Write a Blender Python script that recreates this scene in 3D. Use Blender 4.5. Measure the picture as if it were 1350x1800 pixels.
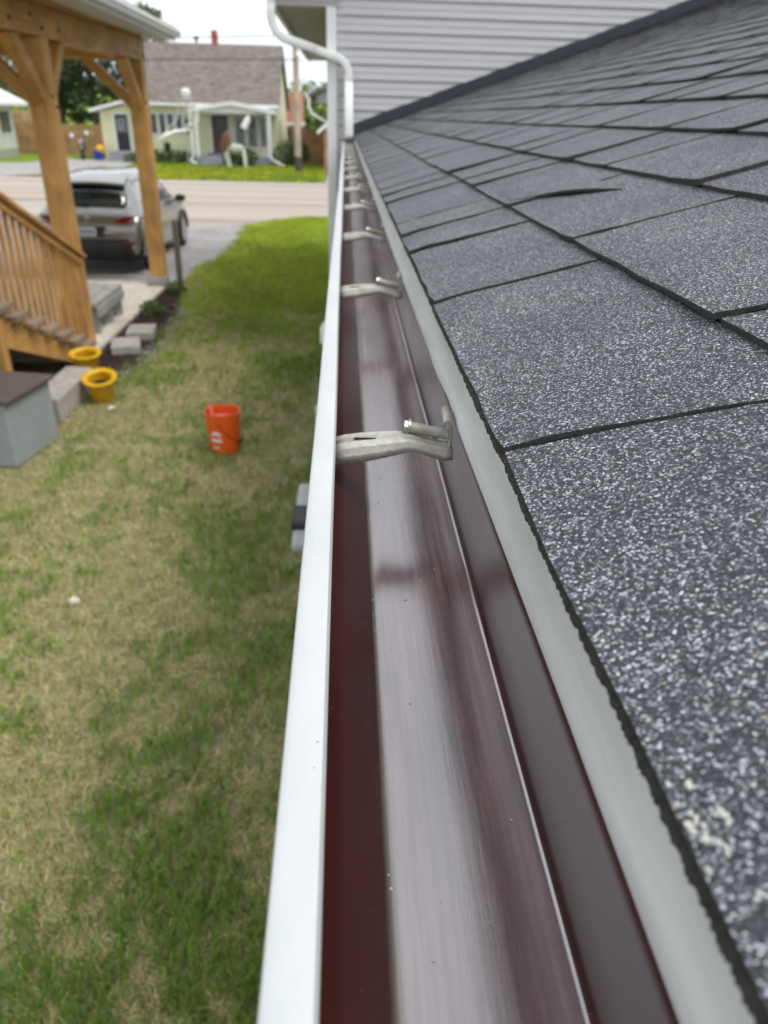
import bpy, bmesh, math, random
import numpy as np
from mathutils import Vector, Matrix

for _o in list(bpy.data.objects):
    bpy.data.objects.remove(_o)
SC = bpy.context.scene
COL = SC.collection
RND = random.Random(7)
NR = np.random.default_rng(7)

# ------------------------------------------------------------------ camera
YAW, ROLL, PITCH, CAMZ = 0.059, 0.027, math.radians(28.15), 2.6
def cam_basis():
    F = Vector((math.sin(YAW)*math.cos(PITCH), math.cos(YAW)*math.cos(PITCH), -math.sin(PITCH)))
    R = Vector((math.cos(YAW), -math.sin(YAW), 0.0)); U = R.cross(F)
    c, s = math.cos(ROLL), math.sin(ROLL)
    return c*R + s*U, -s*R + c*U, F
CR, CU, CF = cam_basis()
cam = bpy.data.cameras.new('camera'); camo = bpy.data.objects.new('camera', cam); COL.objects.link(camo)
camo.matrix_world = Matrix(((CR.x, CU.x, -CF.x, 0), (CR.y, CU.y, -CF.y, 0), (CR.z, CU.z, -CF.z, CAMZ), (0, 0, 0, 1)))
cam.sensor_fit = 'VERTICAL'; cam.sensor_height = 36.0; cam.sensor_width = 27.0
cam.lens = 36.0*1294/1800
cam.clip_start = 0.01; cam.clip_end = 2000
cam.dof.use_dof = True; cam.dof.focus_distance = 0.44; cam.dof.aperture_fstop = 9.4
SC.camera = camo
SC.render.resolution_x = 768; SC.render.resolution_y = 1024

# ------------------------------------------------------------------ world, sun, exposure
SUN_EL, SUN_AZ = 60.0, 118.0          # azimuth: clockwise from +Y
W = bpy.data.worlds.new('World'); SC.world = W; W.use_nodes = True
nt = W.node_tree; nt.nodes.clear()
wo = nt.nodes.new('ShaderNodeOutputWorld'); bg = nt.nodes.new('ShaderNodeBackground')
sky = nt.nodes.new('ShaderNodeTexSky'); sky.sky_type = 'NISHITA'; sky.sun_disc = False
sky.sun_elevation = math.radians(SUN_EL); sky.sun_rotation = math.radians(SUN_AZ)
sky.air_density = 1.0; sky.dust_density = 3.0; sky.ozone_density = 1.0
tc = nt.nodes.new('ShaderNodeTexCoord')
mp = nt.nodes.new('ShaderNodeMapping'); mp.inputs['Scale'].default_value = (1, 1, 3.2)
nz = nt.nodes.new('ShaderNodeTexNoise'); nz.inputs['Scale'].default_value = 1.7; nz.inputs['Detail'].default_value = 7; nz.inputs['Roughness'].default_value = .55
cr = nt.nodes.new('ShaderNodeValToRGB')
cr.color_ramp.elements[0].position = .32; cr.color_ramp.elements[0].color = (4.5, 5.0, 5.7, 1)
cr.color_ramp.elements[1].position = .66; cr.color_ramp.elements[1].color = (8.7, 8.9, 9.1, 1)
mx = nt.nodes.new('ShaderNodeMix'); mx.data_type = 'RGBA'; mx.inputs['Factor'].default_value = .86
nt.links.new(tc.outputs['Generated'], mp.inputs['Vector']); nt.links.new(mp.outputs[0], nz.inputs['Vector'])
nt.links.new(nz.outputs['Fac'], cr.inputs['Fac'])
nt.links.new(sky.outputs[0], mx.inputs['A']); nt.links.new(cr.outputs[0], mx.inputs['B'])
nt.links.new(mx.outputs['Result'], bg.inputs['Color']); bg.inputs['Strength'].default_value = 0.13
nt.links.new(bg.outputs[0], wo.inputs['Surface'])
sl = bpy.data.lights.new('sun', 'SUN'); sl.energy = 1.5; sl.angle = math.radians(25); sl.color = (1, .97, .92)
so = bpy.data.objects.new('sun', sl); COL.objects.link(so)
_e, _a = math.radians(SUN_EL), math.radians(SUN_AZ)
_d = Vector((math.sin(_a)*math.cos(_e), math.cos(_a)*math.cos(_e), math.sin(_e)))
so.rotation_euler = _d.to_track_quat('Z', 'Y').to_euler(); so.location = (3, -3, 12)
SC.view_settings.view_transform = 'Standard'; SC.view_settings.look = 'None'
SC.view_settings.exposure = 0.50; SC.view_settings.gamma = 1.0; SC.view_settings.use_curve_mapping = False

# ------------------------------------------------------------------ materials
MATS = {}
def new_mat(name):
    m = bpy.data.materials.new(name); m.use_nodes = True
    MATS[name] = m
    t = m.node_tree; b = t.nodes['Principled BSDF']
    return m, t, b
def N(t, typ, **kw):
    n = t.nodes.new(typ)
    for k, v in kw.items():
        if k in n.inputs: n.inputs[k].default_value = v
        else: setattr(n, k, v)
    return n
def ramp(t, src, stops):
    r = t.nodes.new('ShaderNodeValToRGB'); e = r.color_ramp.elements
    while len(e) < len(stops): e.new(.5)
    for i, (p, c) in enumerate(stops):
        e[i].position = p; e[i].color = (*c, 1) if len(c) == 3 else c
    t.links.new(src, r.inputs['Fac']); return r
def mixc(t, fac, a, b, mode='MIX'):
    m = t.nodes.new('ShaderNodeMix'); m.data_type = 'RGBA'; m.blend_type = mode
    for key, v in (('Factor', fac), ('A', a), ('B', b)):
        if hasattr(v, 'is_linked') or isinstance(v, bpy.types.NodeSocket): t.links.new(v, m.inputs[key])
        else: m.inputs[key].default_value = v if key == 'Factor' else ((*v, 1) if len(v) == 3 else v)
    return m.outputs['Result']
def coords(t, scale=(1, 1, 1), rand=True):
    c = t.nodes.new('ShaderNodeTexCoord'); m = t.nodes.new('ShaderNodeMapping'); m.inputs['Scale'].default_value = scale
    t.links.new(c.outputs['Object'], m.inputs['Vector'])
    if rand:
        oi = t.nodes.new('ShaderNodeObjectInfo'); mul = N(t, 'ShaderNodeMath', operation='MULTIPLY'); mul.inputs[1].default_value = 37.0
        t.links.new(oi.outputs['Random'], mul.inputs[0]); t.links.new(mul.outputs[0], m.inputs['Location'])
    return m.outputs[0]
def bump(t, b, h, strength=.3, dist=.002):
    n = N(t, 'ShaderNodeBump'); n.inputs['Strength'].default_value = strength; n.inputs['Distance'].default_value = dist
    t.links.new(h, n.inputs['Height']); t.links.new(n.outputs[0], b.inputs['Normal'])
def simple(name, col, rough=.6, var=.25, scale=6.0, metal=0.0, stretch=(1, 1, 1), bmp=0.0, bscale=None, spec=.5, rand=True, col2=None, coat=0):
    m, t, b = new_mat(name)
    v = coords(t, stretch, rand)
    n = N(t, 'ShaderNodeTexNoise', Scale=scale, Detail=6.0, Roughness=.6); t.links.new(v, n.inputs['Vector'])
    lo = tuple(c*(1-var) for c in col) if col2 is None else col2
    hi = tuple(min(1, c*(1+var*.6)) for c in col) if col2 is None else col
    r = ramp(t, n.outputs['Fac'], [(.3, lo), (.7, hi)])
    t.links.new(r.outputs[0], b.inputs['Base Color'])
    b.inputs['Roughness'].default_value = rough; b.inputs['Metallic'].default_value = metal
    b.inputs['Specular IOR Level'].default_value = spec; b.inputs['Coat Weight'].default_value = coat
    if bmp:
        n2 = N(t, 'ShaderNodeTexNoise', Scale=bscale or scale*6, Detail=5.0); t.links.new(v, n2.inputs['Vector'])
        bump(t, b, n2.outputs['Fac'], bmp, .01)
    return m
def wood(name, col, axis='Z', scale=9.0, rough=.6, knots=True, dark=.68):
    m, t, b = new_mat(name)
    st = {'X': (.12, 1, 1), 'Y': (1, .12, 1), 'Z': (1, 1, .12)}[axis]
    v = coords(t, st)
    n = N(t, 'ShaderNodeTexNoise', Scale=scale*2.2, Detail=8.0, Roughness=.62, Distortion=.6); t.links.new(v, n.inputs['Vector'])
    r = ramp(t, n.outputs['Fac'], [(.28, tuple(c*dark for c in col)), (.5, col), (.75, tuple(min(1, c*1.25) for c in col))])
    out = r.outputs[0]
    n3 = N(t, 'ShaderNodeTexNoise', Scale=2.3, Detail=2.0); t.links.new(coords(t, (1, 1, 1)), n3.inputs['Vector'])
    r3 = ramp(t, n3.outputs['Fac'], [(.3, (.72, .70, .68)), (.7, (1.12, 1.1, 1.05))])
    out = mixc(t, 1.0, out, r3.outputs[0], 'MULTIPLY')
    if knots:
        vo = N(t, 'ShaderNodeTexVoronoi', Scale=3.4); t.links.new(coords(t, {'X': (.35, 1, 1), 'Y': (1, .35, 1), 'Z': (1, 1, .35)}[axis]), vo.inputs['Vector'])
        rk = ramp(t, vo.outputs['Distance'], [(.03, (.35, .22, .13)), (.10, (1, 1, 1))])
        out = mixc(t, .8, out, rk.outputs[0], 'MULTIPLY')
    t.links.new(out, b.inputs['Base Color']); b.inputs['Roughness'].default_value = rough
    bump(t, b, n.outputs['Fac'], .25, .004)
    return m

CEDAR = (.60, .33, .105)
wood('wood_z', CEDAR, 'Z'); wood('wood_y', CEDAR, 'Y'); wood('wood_x', CEDAR, 'X')
wood('tread_wood', (.30, .235, .18), 'X', knots=False)
wood('fence_wood', (.40, .235, .115), 'Z', scale=4)
wood('fence_pale', (.58, .38, .20), 'Z', scale=4)
wood('fence_red', (.34, .16, .075), 'Z', scale=4)
wood('weathered', (.21, .185, .165), 'Z', knots=False)
wood('pole_wood', (.46, .37, .29), 'Z', scale=5, knots=False)
wood('pale_board', (.62, .55, .44), 'Z', knots=False)

# white painted aluminium (speckled with dust)
def paint_white():
    m, t, b = new_mat('white_aluminium')
    v = coords(t, (1, .35, 1), False)
    n = N(t, 'ShaderNodeTexNoise', Scale=26.0, Detail=8.0, Roughness=.7); t.links.new(v, n.inputs['Vector'])
    r = ramp(t, n.outputs['Fac'], [(.3, (.48, .50, .50)), (.62, (.545, .56, .56))])
    vo = N(t, 'ShaderNodeTexVoronoi', Scale=110.0); t.links.new(coords(t, (1, 1, 1), False), vo.inputs['Vector'])
    sp = ramp(t, vo.outputs['Distance'], [(.05, (.3, .28, .25)), (.085, (1, 1, 1))])
    nm = N(t, 'ShaderNodeTexNoise', Scale=17.0, Detail=2.0); t.links.new(coords(t, (1, 1, 1), False), nm.inputs['Vector'])
    mk = ramp(t, nm.outputs['Fac'], [(.60, (0, 0, 0)), (.64, (.8, .8, .8))])
    c = mixc(t, mk.outputs[0], r.outputs[0], mixc(t, 1.0, r.outputs[0], sp.outputs[0], 'MULTIPLY'))
    t.links.new(c, b.inputs['Base Color']); b.inputs['Roughness'].default_value = .55; b.inputs['Specular IOR Level'].default_value = .3
    bump(t, b, n.outputs['Fac'], .08, .002)
paint_white()

# glossy maroon-brown inside of the gutter, dusty and scuffed along its length
def paint_brown():
    m, t, b = new_mat('brown_enamel')
    v = coords(t, (1, .03, 1), False)
    s = N(t, 'ShaderNodeTexNoise', Scale=260.0, Detail=8.0, Roughness=.75); t.links.new(v, s.inputs['Vector'])
    v2 = coords(t, (1, .22, 1), False)
    d = N(t, 'ShaderNodeTexNoise', Scale=22.0, Detail=7.0, Roughness=.6); t.links.new(v2, d.inputs['Vector'])
    v3 = coords(t, (1, .5, 1), False)
    g = N(t, 'ShaderNodeTexNoise', Scale=420.0, Detail=2.0); t.links.new(v3, g.inputs['Vector'])
    specks = ramp(t, g.outputs['Fac'], [(.74, (0, 0, 0)), (.78, (1, 1, 1))])
    base = ramp(t, d.outputs['Fac'], [(.3, (.034, .007, .006)), (.7, (.055, .013, .010))])
    streak = ramp(t, s.outputs['Fac'], [(.45, (0, 0, 0)), (.75, (1, 1, 1))])
    # dust settles on faces that look up
    geo = N(t, 'ShaderNodeNewGeometry'); sx = N(t, 'ShaderNodeSeparateXYZ'); t.links.new(geo.outputs['True Normal'], sx.inputs[0])
    ab = N(t, 'ShaderNodeMath', operation='ABSOLUTE'); t.links.new(sx.outputs['Z'], ab.inputs[0])
    up = ramp(t, ab.outputs[0], [(.80, (0, 0, 0)), (.97, (1, 1, 1))])
    dm = ramp(t, d.outputs['Fac'], [(.25, (.35, .35, .35)), (.75, (.9, .9, .9))])
    f1 = mixc(t, 1.0, up.outputs[0], dm.outputs[0], 'MULTIPLY')
    st2 = ramp(t, s.outputs['Fac'], [(.36, (.18, .18, .18)), (.64, (1.15, 1.15, 1.15))])
    f1 = mixc(t, 1.0, f1, st2.outputs[0], 'MULTIPLY')
    f1 = mixc(t, 1.0, f1, (.72, .72, .72), 'MULTIPLY')
    c = mixc(t, f1, base.outputs[0], (.44, .25, .25))
    f2 = mixc(t, 1.0, specks.outputs[0], (.35, .35, .35), 'MULTIPLY')
    c = mixc(t, f2, c, (.40, .33, .28))
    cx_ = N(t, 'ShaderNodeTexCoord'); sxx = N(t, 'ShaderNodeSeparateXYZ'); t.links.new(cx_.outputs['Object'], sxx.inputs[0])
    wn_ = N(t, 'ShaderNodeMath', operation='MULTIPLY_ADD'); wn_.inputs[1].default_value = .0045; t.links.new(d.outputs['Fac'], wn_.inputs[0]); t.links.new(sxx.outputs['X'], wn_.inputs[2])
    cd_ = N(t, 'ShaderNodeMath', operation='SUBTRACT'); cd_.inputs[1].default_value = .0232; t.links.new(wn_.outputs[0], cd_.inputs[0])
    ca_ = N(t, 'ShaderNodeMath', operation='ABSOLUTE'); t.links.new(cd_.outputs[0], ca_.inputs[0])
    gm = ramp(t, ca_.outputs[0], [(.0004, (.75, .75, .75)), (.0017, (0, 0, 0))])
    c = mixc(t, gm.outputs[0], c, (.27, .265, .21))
    t.links.new(c, b.inputs['Base Color'])
    rr = ramp(t, d.outputs['Fac'], [(.3, (.15, .15, .15)), (.7, (.25, .25, .25))])
    t.links.new(rr.outputs[0], b.inputs['Roughness'])
    ir = N(t, 'ShaderNodeMath', operation='MULTIPLY_ADD'); ir.inputs[1].default_value = 1.25; ir.inputs[2].default_value = 2.05
    t.links.new(up.outputs[0], ir.inputs[0]); t.links.new(ir.outputs[0], b.inputs['IOR'])
    bump(t, b, s.outputs['Fac'], .10, .001)
paint_brown()

def galv():
    m, t, b = new_mat('galvanised')
    v = coords(t, (1, 1, 1))
    n = N(t, 'ShaderNodeTexNoise', Scale=160.0, Detail=6.0, Roughness=.7); t.links.new(v, n.inputs['Vector'])
    n2 = N(t, 'ShaderNodeTexNoise', Scale=45.0, Detail=4.0); t.links.new(v, n2.inputs['Vector'])
    r = ramp(t, n.outputs['Fac'], [(.3, (.36, .345, .30)), (.7, (.56, .545, .50))])
    r2 = ramp(t, n2.outputs['Fac'], [(.50, (1, 1, 1)), (.72, (.62, .55, .32))])
    t.links.new(mixc(t, 1.0, r.outputs[0], r2.outputs[0], 'MULTIPLY'), b.inputs['Base Color'])
    b.inputs['Metallic'].default_value = .30; b.inputs['Roughness'].default_value = .55
    bump(t, b, n.outputs['Fac'], .15, .001)
galv()
simple('drip_paint', (.57, .575, .545), .5, .2, 40, stretch=(1, .12, 1), rand=False, bmp=.05)
simple('screw_steel', (.5, .5, .5), .45, .1, 50, metal=1)

def granules():
    m, t, b = new_mat('asphalt_granules')
    v = coords(t, (1, 1, 1), False)
    dn = N(t, 'ShaderNodeTexNoise', Scale=260.0, Detail=2.0); t.links.new(v, dn.inputs['Vector'])
    add = N(t, 'ShaderNodeVectorMath', operation='MULTIPLY_ADD'); add.inputs[1].default_value = (.0006,)*3
    t.links.new(dn.outputs['Color'], add.inputs[0]); t.links.new(v, add.inputs[2])
    vo = N(t, 'ShaderNodeTexVoronoi', Scale=1060.0); t.links.new(add.outputs[0], vo.inputs['Vector'])
    sp = N(t, 'ShaderNodeSeparateColor'); t.links.new(vo.outputs['Color'], sp.inputs[0])
    r = ramp(t, sp.outputs[0], [(0, (.010, .011, .013)), (.40, (.028, .030, .036)), (.64, (.066, .069, .080)), (.80, (.15, .155, .165)), (.93, (.42, .445, .455)), (.99, (.72, .74, .73)), (1.0, (.42, .28, .15))])
    # big soft blotches and a tint per tab
    n = N(t, 'ShaderNodeTexNoise', Scale=9.0, Detail=5.0); t.links.new(v, n.inputs['Vector'])
    r2 = ramp(t, n.outputs['Fac'], [(.3, (.72, .73, .77)), (.7, (1.12, 1.12, 1.12))])
    c = mixc(t, 1.0, r.outputs[0], r2.outputs[0], 'MULTIPLY')
    geo = N(t, 'ShaderNodeNewGeometry')
    r3 = ramp(t, geo.outputs['Random Per Island'], [(0, (.62, .64, .70)), (.5, (.98, .99, 1)), (1, (1.38, 1.37, 1.33))])
    c = mixc(t, 1.0, c, r3.outputs[0], 'MULTIPLY')
    t.links.new(c, b.inputs['Base Color']); b.inputs['Roughness'].default_value = .6
    h = N(t, 'ShaderNodeMath', operation='SUBTRACT'); h.inputs[0].default_value = 1.0
    t.links.new(vo.outputs['Distance'], h.inputs[1])
    ht = N(t, 'ShaderNodeMath', operation='MULTIPLY_ADD'); ht.inputs[1].default_value = .6
    t.links.new(sp.outputs[1], ht.inputs[0]); t.links.new(h.outputs[0], ht.inputs[2])
    bump(t, b, ht.outputs[0], .85, .0008)
granules()
simple('shingle_edge', (.05, .045, .04), .9, .5, 160, bmp=.4, rand=False)
simple('felt', (.012, .012, .012), .95, .3, 20)
simple('flashing', (.026, .029, .040), .45, .2, 9, rand=False, coat=.1)
def siding_mat():
    m, t, b = new_mat('grey_siding')
    v = coords(t, (.06, 1, 1), True)
    n = N(t, 'ShaderNodeTexNoise', Scale=40.0, Detail=6.0); t.links.new(v, n.inputs['Vector'])
    r = ramp(t, n.outputs['Fac'], [(.3, (.48, .46, .47)), (.7, (.54, .52, .53))])
    t.links.new(r.outputs[0], b.inputs['Base Color']); b.inputs['Roughness'].default_value = .5
    bump(t, b, n.outputs['Fac'], .05, .004)
siding_mat()
simple('white_vinyl', (.78, .79, .78), .4, .06, 5, rand=False)
simple('soffit_paint', (.56, .545, .50), .6, .1, 8, rand=False)
simple('soffit_grey', (.36, .36, .35), .6, .1, 8, rand=False)
simple('porch_soffit', (.70, .69, .64), .6, .1, 8, rand=False)
simple('concrete', (.66, .61, .52), .9, .25, 5, bmp=.2, rand=False)
simple('concrete_grey', (.40, .39, .36), .9, .3, 7, bmp=.3)
simple('paver_stone', (.44, .42, .385), .9, .25, 12, bmp=.4)
simple('mulch', (.085, .050, .042), .95, .7, 45, bmp=.9, col2=(.025, .014, .012), rand=False)
simple('gravel_stone', (.42, .41, .40), .95, .5, 60, bmp=.8, rand=False)
simple('box_grey', (.34, .37, .39), .6, .1, 4)
simple('box_lid', (.115, .10, .095), .55, .15, 6)
simple('pot_yellow', (.78, .44, .012), .42, .15, 7)
simple('pot_soil', (.03, .02, .014), .95, .5, 60, bmp=.6)
simple('bucket_orange', (.82, .115, .010), .36, .06, 5)
simple('red_plastic', (.75, .09, .06), .4, .1, 8)
simple('print_white', (.8, .8, .8), .5, .1, 40)
simple('black_plastic', (.012, .012, .013), .45, .2, 10)
simple('rubber', (.02, .02, .02), .8, .2, 20)
simple('dark_metal', (.02, .02, .02), .4, .2, 20, metal=.6)
simple('car_black', (.016, .016, .017), .5, .1, 10)
simple('alloy', (.5, .5, .5), .3, .1, 10, metal=1)
simple('lamp_red', (.14, .006, .010), .15, .1, 10, coat=.5)
simple('plate', (.62, .66, .70), .5, .15, 30)
simple('plate_ink', (.12, .15, .22), .5, .1, 30)
def carpaint():
    m, t, b = new_mat('car_paint')
    b.inputs['Base Color'].default_value = (.42, .405, .385, 1); b.inputs['Metallic'].default_value = .85
    n = N(t, 'ShaderNodeTexNoise', Scale=900.0); t.links.new(coords(t), n.inputs['Vector'])
    r = ramp(t, n.outputs['Fac'], [(.3, (.27, .258, .24)), (.7, (.35, .335, .31))]); t.links.new(r.outputs[0], b.inputs['Base Color'])
    b.inputs['Roughness'].default_value = .30; b.inputs['Coat Weight'].default_value = .8; b.inputs['Coat Roughness'].default_value = .05
carpaint()
def glassdark(name, col=(.02, .025, .03)):
    m, t, b = new_mat(name)
    n = N(t, 'ShaderNodeTexNoise', Scale=3.0); t.links.new(coords(t), n.inputs['Vector'])
    r = ramp(t, n.outputs['Fac'], [(.3, tuple(c*.6 for c in col)), (.7, tuple(c*1.3 for c in col))]); t.links.new(r.outputs[0], b.inputs['Base Color'])
    b.inputs['Roughness'].default_value = .06; b.inputs['IOR'].default_value = 2.3 if name == 'car_glass' else 1.5
glassdark('car_glass'); glassdark('pane_dark', (.055, .06, .065)); glassdark('pane_pale', (.20, .215, .22))
def lapsiding(name, col, lap=.12):
    m, t, b = new_mat(name)
    v = coords(t, (1, 1, 1), False); s = N(t, 'ShaderNodeSeparateXYZ'); t.links.new(v, s.inputs[0])
    mu = N(t, 'ShaderNodeMath', operation='MULTIPLY'); mu.inputs[1].default_value = 1/lap; t.links.new(s.outputs['Z'], mu.inputs[0])
    fr = N(t, 'ShaderNodeMath', operation='FRACT'); t.links.new(mu.outputs[0], fr.inputs[0])
    n = N(t, 'ShaderNodeTexNoise', Scale=1.2, Detail=5.0); t.links.new(v, n.inputs['Vector'])
    r = ramp(t, n.outputs['Fac'], [(.3, tuple(c*.85 for c in col)), (.7, col)])
    t.links.new(r.outputs[0], b.inputs['Base Color']); b.inputs['Roughness'].default_value = .55
    bump(t, b, fr.outputs[0], .8, .02)
lapsiding('cream_siding', (.80, .77, .50)); lapsiding('white_siding', (.76, .77, .77)); lapsiding('pink_siding', (.72, .32, .25))
lapsiding('grey_lap', (.36, .36, .37))
def farroof(name, a, bcol):
    m, t, b = new_mat(name)
    v = coords(t, (1, 1, 2.4), False)
    n = N(t, 'ShaderNodeTexNoise', Scale=2.6, Detail=9.0, Roughness=.75); t.links.new(v, n.inputs['Vector'])
    br = N(t, 'ShaderNodeTexBrick', Scale=1.0); br.inputs['Brick Width'].default_value = .5; br.inputs['Row Height'].default_value = .13; br.inputs['Mortar Size'].default_value = .012
    br.inputs['Color1'].default_value = (.75, .75, .75, 1); br.inputs['Color2'].default_value = (1.15, 1.15, 1.15, 1); br.inputs['Mortar'].default_value = (.55, .55, .55, 1)
    mpz = t.nodes.new('ShaderNodeMapping'); mpz.inputs['Rotation'].default_value = (math.radians(90), 0, 0); t.links.new(v, mpz.inputs['Vector']); t.links.new(mpz.outputs[0], br.inputs['Vector'])
    r = ramp(t, n.outputs['Fac'], [(.34, a), (.66, bcol)])
    t.links.new(mixc(t, 1.0, r.outputs[0], br.outputs[0], 'MULTIPLY'), b.inputs['Base Color']); b.inputs['Roughness'].default_value = .85
farroof('brown_shingles', (.115, .095, .08), (.28, .24, .205)); farroof('grey_shingles', (.10, .10, .105), (.2, .2, .2))
simple('door_brown', (.10, .045, .03), .5, .2, 5); simple('door_black', (.014, .014, .016), .4, .2, 5)
simple('brick_red', (.36, .10, .06), .85, .3, 20); simple('porch_grey', (.26, .28, .30), .8, .2, 5)
simple('curtain', (.60, .60, .57), .9, .3, 30, stretch=(1, 1, .05))
simple('bone', (.80, .78, .72), .6, .15, 9); simple('bone_dim', (.50, .49, .43), .7, .2, 9); simple('brown_fur', (.20, .10, .06), .9, .4, 20); simple('blue_plastic', (.02, .06, .42), .4, .1, 8)
simple('yellow_label', (.75, .62, .05), .5, .1, 8); simple('bin_body', (.125, .13, .135), .5, .12, 8, bmp=.05); simple('bin_lid', (.40, .42, .43), .5, .12, 12, bmp=.08)
simple('chrome', (.7, .7, .7), .12, .05, 8, metal=1)
simple('bark', (.10, .075, .055), .9, .4, 12, stretch=(1, 1, .2), bmp=.6)
simple('wire', (.03, .03, .03), .7, .1, 4)

def ground_mat(name, stops, scale, bmp=.5, bscale=60., dist=.02, second=None):
    m, t, b = new_mat(name)
    v = coords(t, (1, 1, 1), False)
    n = N(t, 'ShaderNodeTexNoise', Scale=scale, Detail=9.0, Roughness=.68); t.links.new(v, n.inputs['Vector'])
    r = ramp(t, n.outputs['Fac'], stops); out = r.outputs[0]
    if second:
        n2 = N(t, 'ShaderNodeTexNoise', Scale=second[0], Detail=3.0); t.links.new(v, n2.inputs['Vector'])
        r2 = ramp(t, n2.outputs['Fac'], second[1]); out = mixc(t, 1.0, out, r2.outputs[0], 'MULTIPLY')
    t.links.new(out, b.inputs['Base Color']); b.inputs['Roughness'].default_value = .95; b.inputs['Specular IOR Level'].default_value = .2
    nb = N(t, 'ShaderNodeTexNoise', Scale=bscale, Detail=4.0); t.links.new(v, nb.inputs['Vector']); bump(t, b, nb.outputs['Fac'], bmp, dist)
ground_mat('soil', [(.3, (.15, .145, .065)), (.5, (.28, .255, .13)), (.7, (.42, .375, .22))], 7.0, .7, 40.)
ground_mat('far_grass', [(.30, (.11, .19, .02)), (.55, (.20, .29, .025)), (.72, (.34, .36, .03))], 3.2, .8, 30., .05)
ground_mat('verge', [(.3, (.07, .11, .02)), (.7, (.15, .19, .05))], 1.2, .8, 30., .05)
def road_mat():
    m, t, b = new_mat('bleached_asphalt')
    v = coords(t, (.05, 1, 1), False)
    n = N(t, 'ShaderNodeTexNoise', Scale=.9, Detail=6.0); t.links.new(v, n.inputs['Vector'])
    r = ramp(t, n.outputs['Fac'], [(.34, (.28, .232, .20)), (.5, (.40, .335, .285)), (.66, (.46, .385, .325))])
    n2 = N(t, 'ShaderNodeTexNoise', Scale=60.0, Detail=4.0); t.links.new(coords(t, (1, 1, 1), False), n2.inputs['Vector'])
    r2 = ramp(t, n2.outputs['Fac'], [(.3, (.85, .85, .85)), (.7, (1.1, 1.1, 1.1))])
    t.links.new(mixc(t, 1.0, r.outputs[0], r2.outputs[0], 'MULTIPLY'), b.inputs['Base Color']); b.inputs['Roughness'].default_value = .9
    bump(t, b, n2.outputs['Fac'], .3, .01)
road_mat()
simple('line_paint', (.60, .40, .16), .8, .3, 8, rand=False)
ground_mat('drive_gravel', [(.34, (.20, .198, .20)), (.5, (.36, .35, .345)), (.66, (.50, .475, .45))], 14.0, .9, 55., .03, (1.1, [(.3, (.80, .80, .82)), (.7, (1.15, 1.12, 1.08))]))
simple('far_drive', (.36, .335, .31), .95, .2, 3, rand=False)
def blade_mat(name, transl=.3):
    m, t, b = new_mat(name)
    a = N(t, 'ShaderNodeAttribute', attribute_name='Col')
    g = N(t, 'ShaderNodeNewGeometry'); r = ramp(t, g.outputs['Random Per Island'], [(0, (.75, .75, .75)), (1, (1.25, 1.25, 1.2))])
    t.links.new(mixc(t, 1.0, a.outputs['Color'], r.outputs[0], 'MULTIPLY'), b.inputs['Base Color']); b.inputs['Roughness'].default_value = .7
    b.inputs['Specular IOR Level'].default_value = .25
blade_mat('blades')

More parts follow.
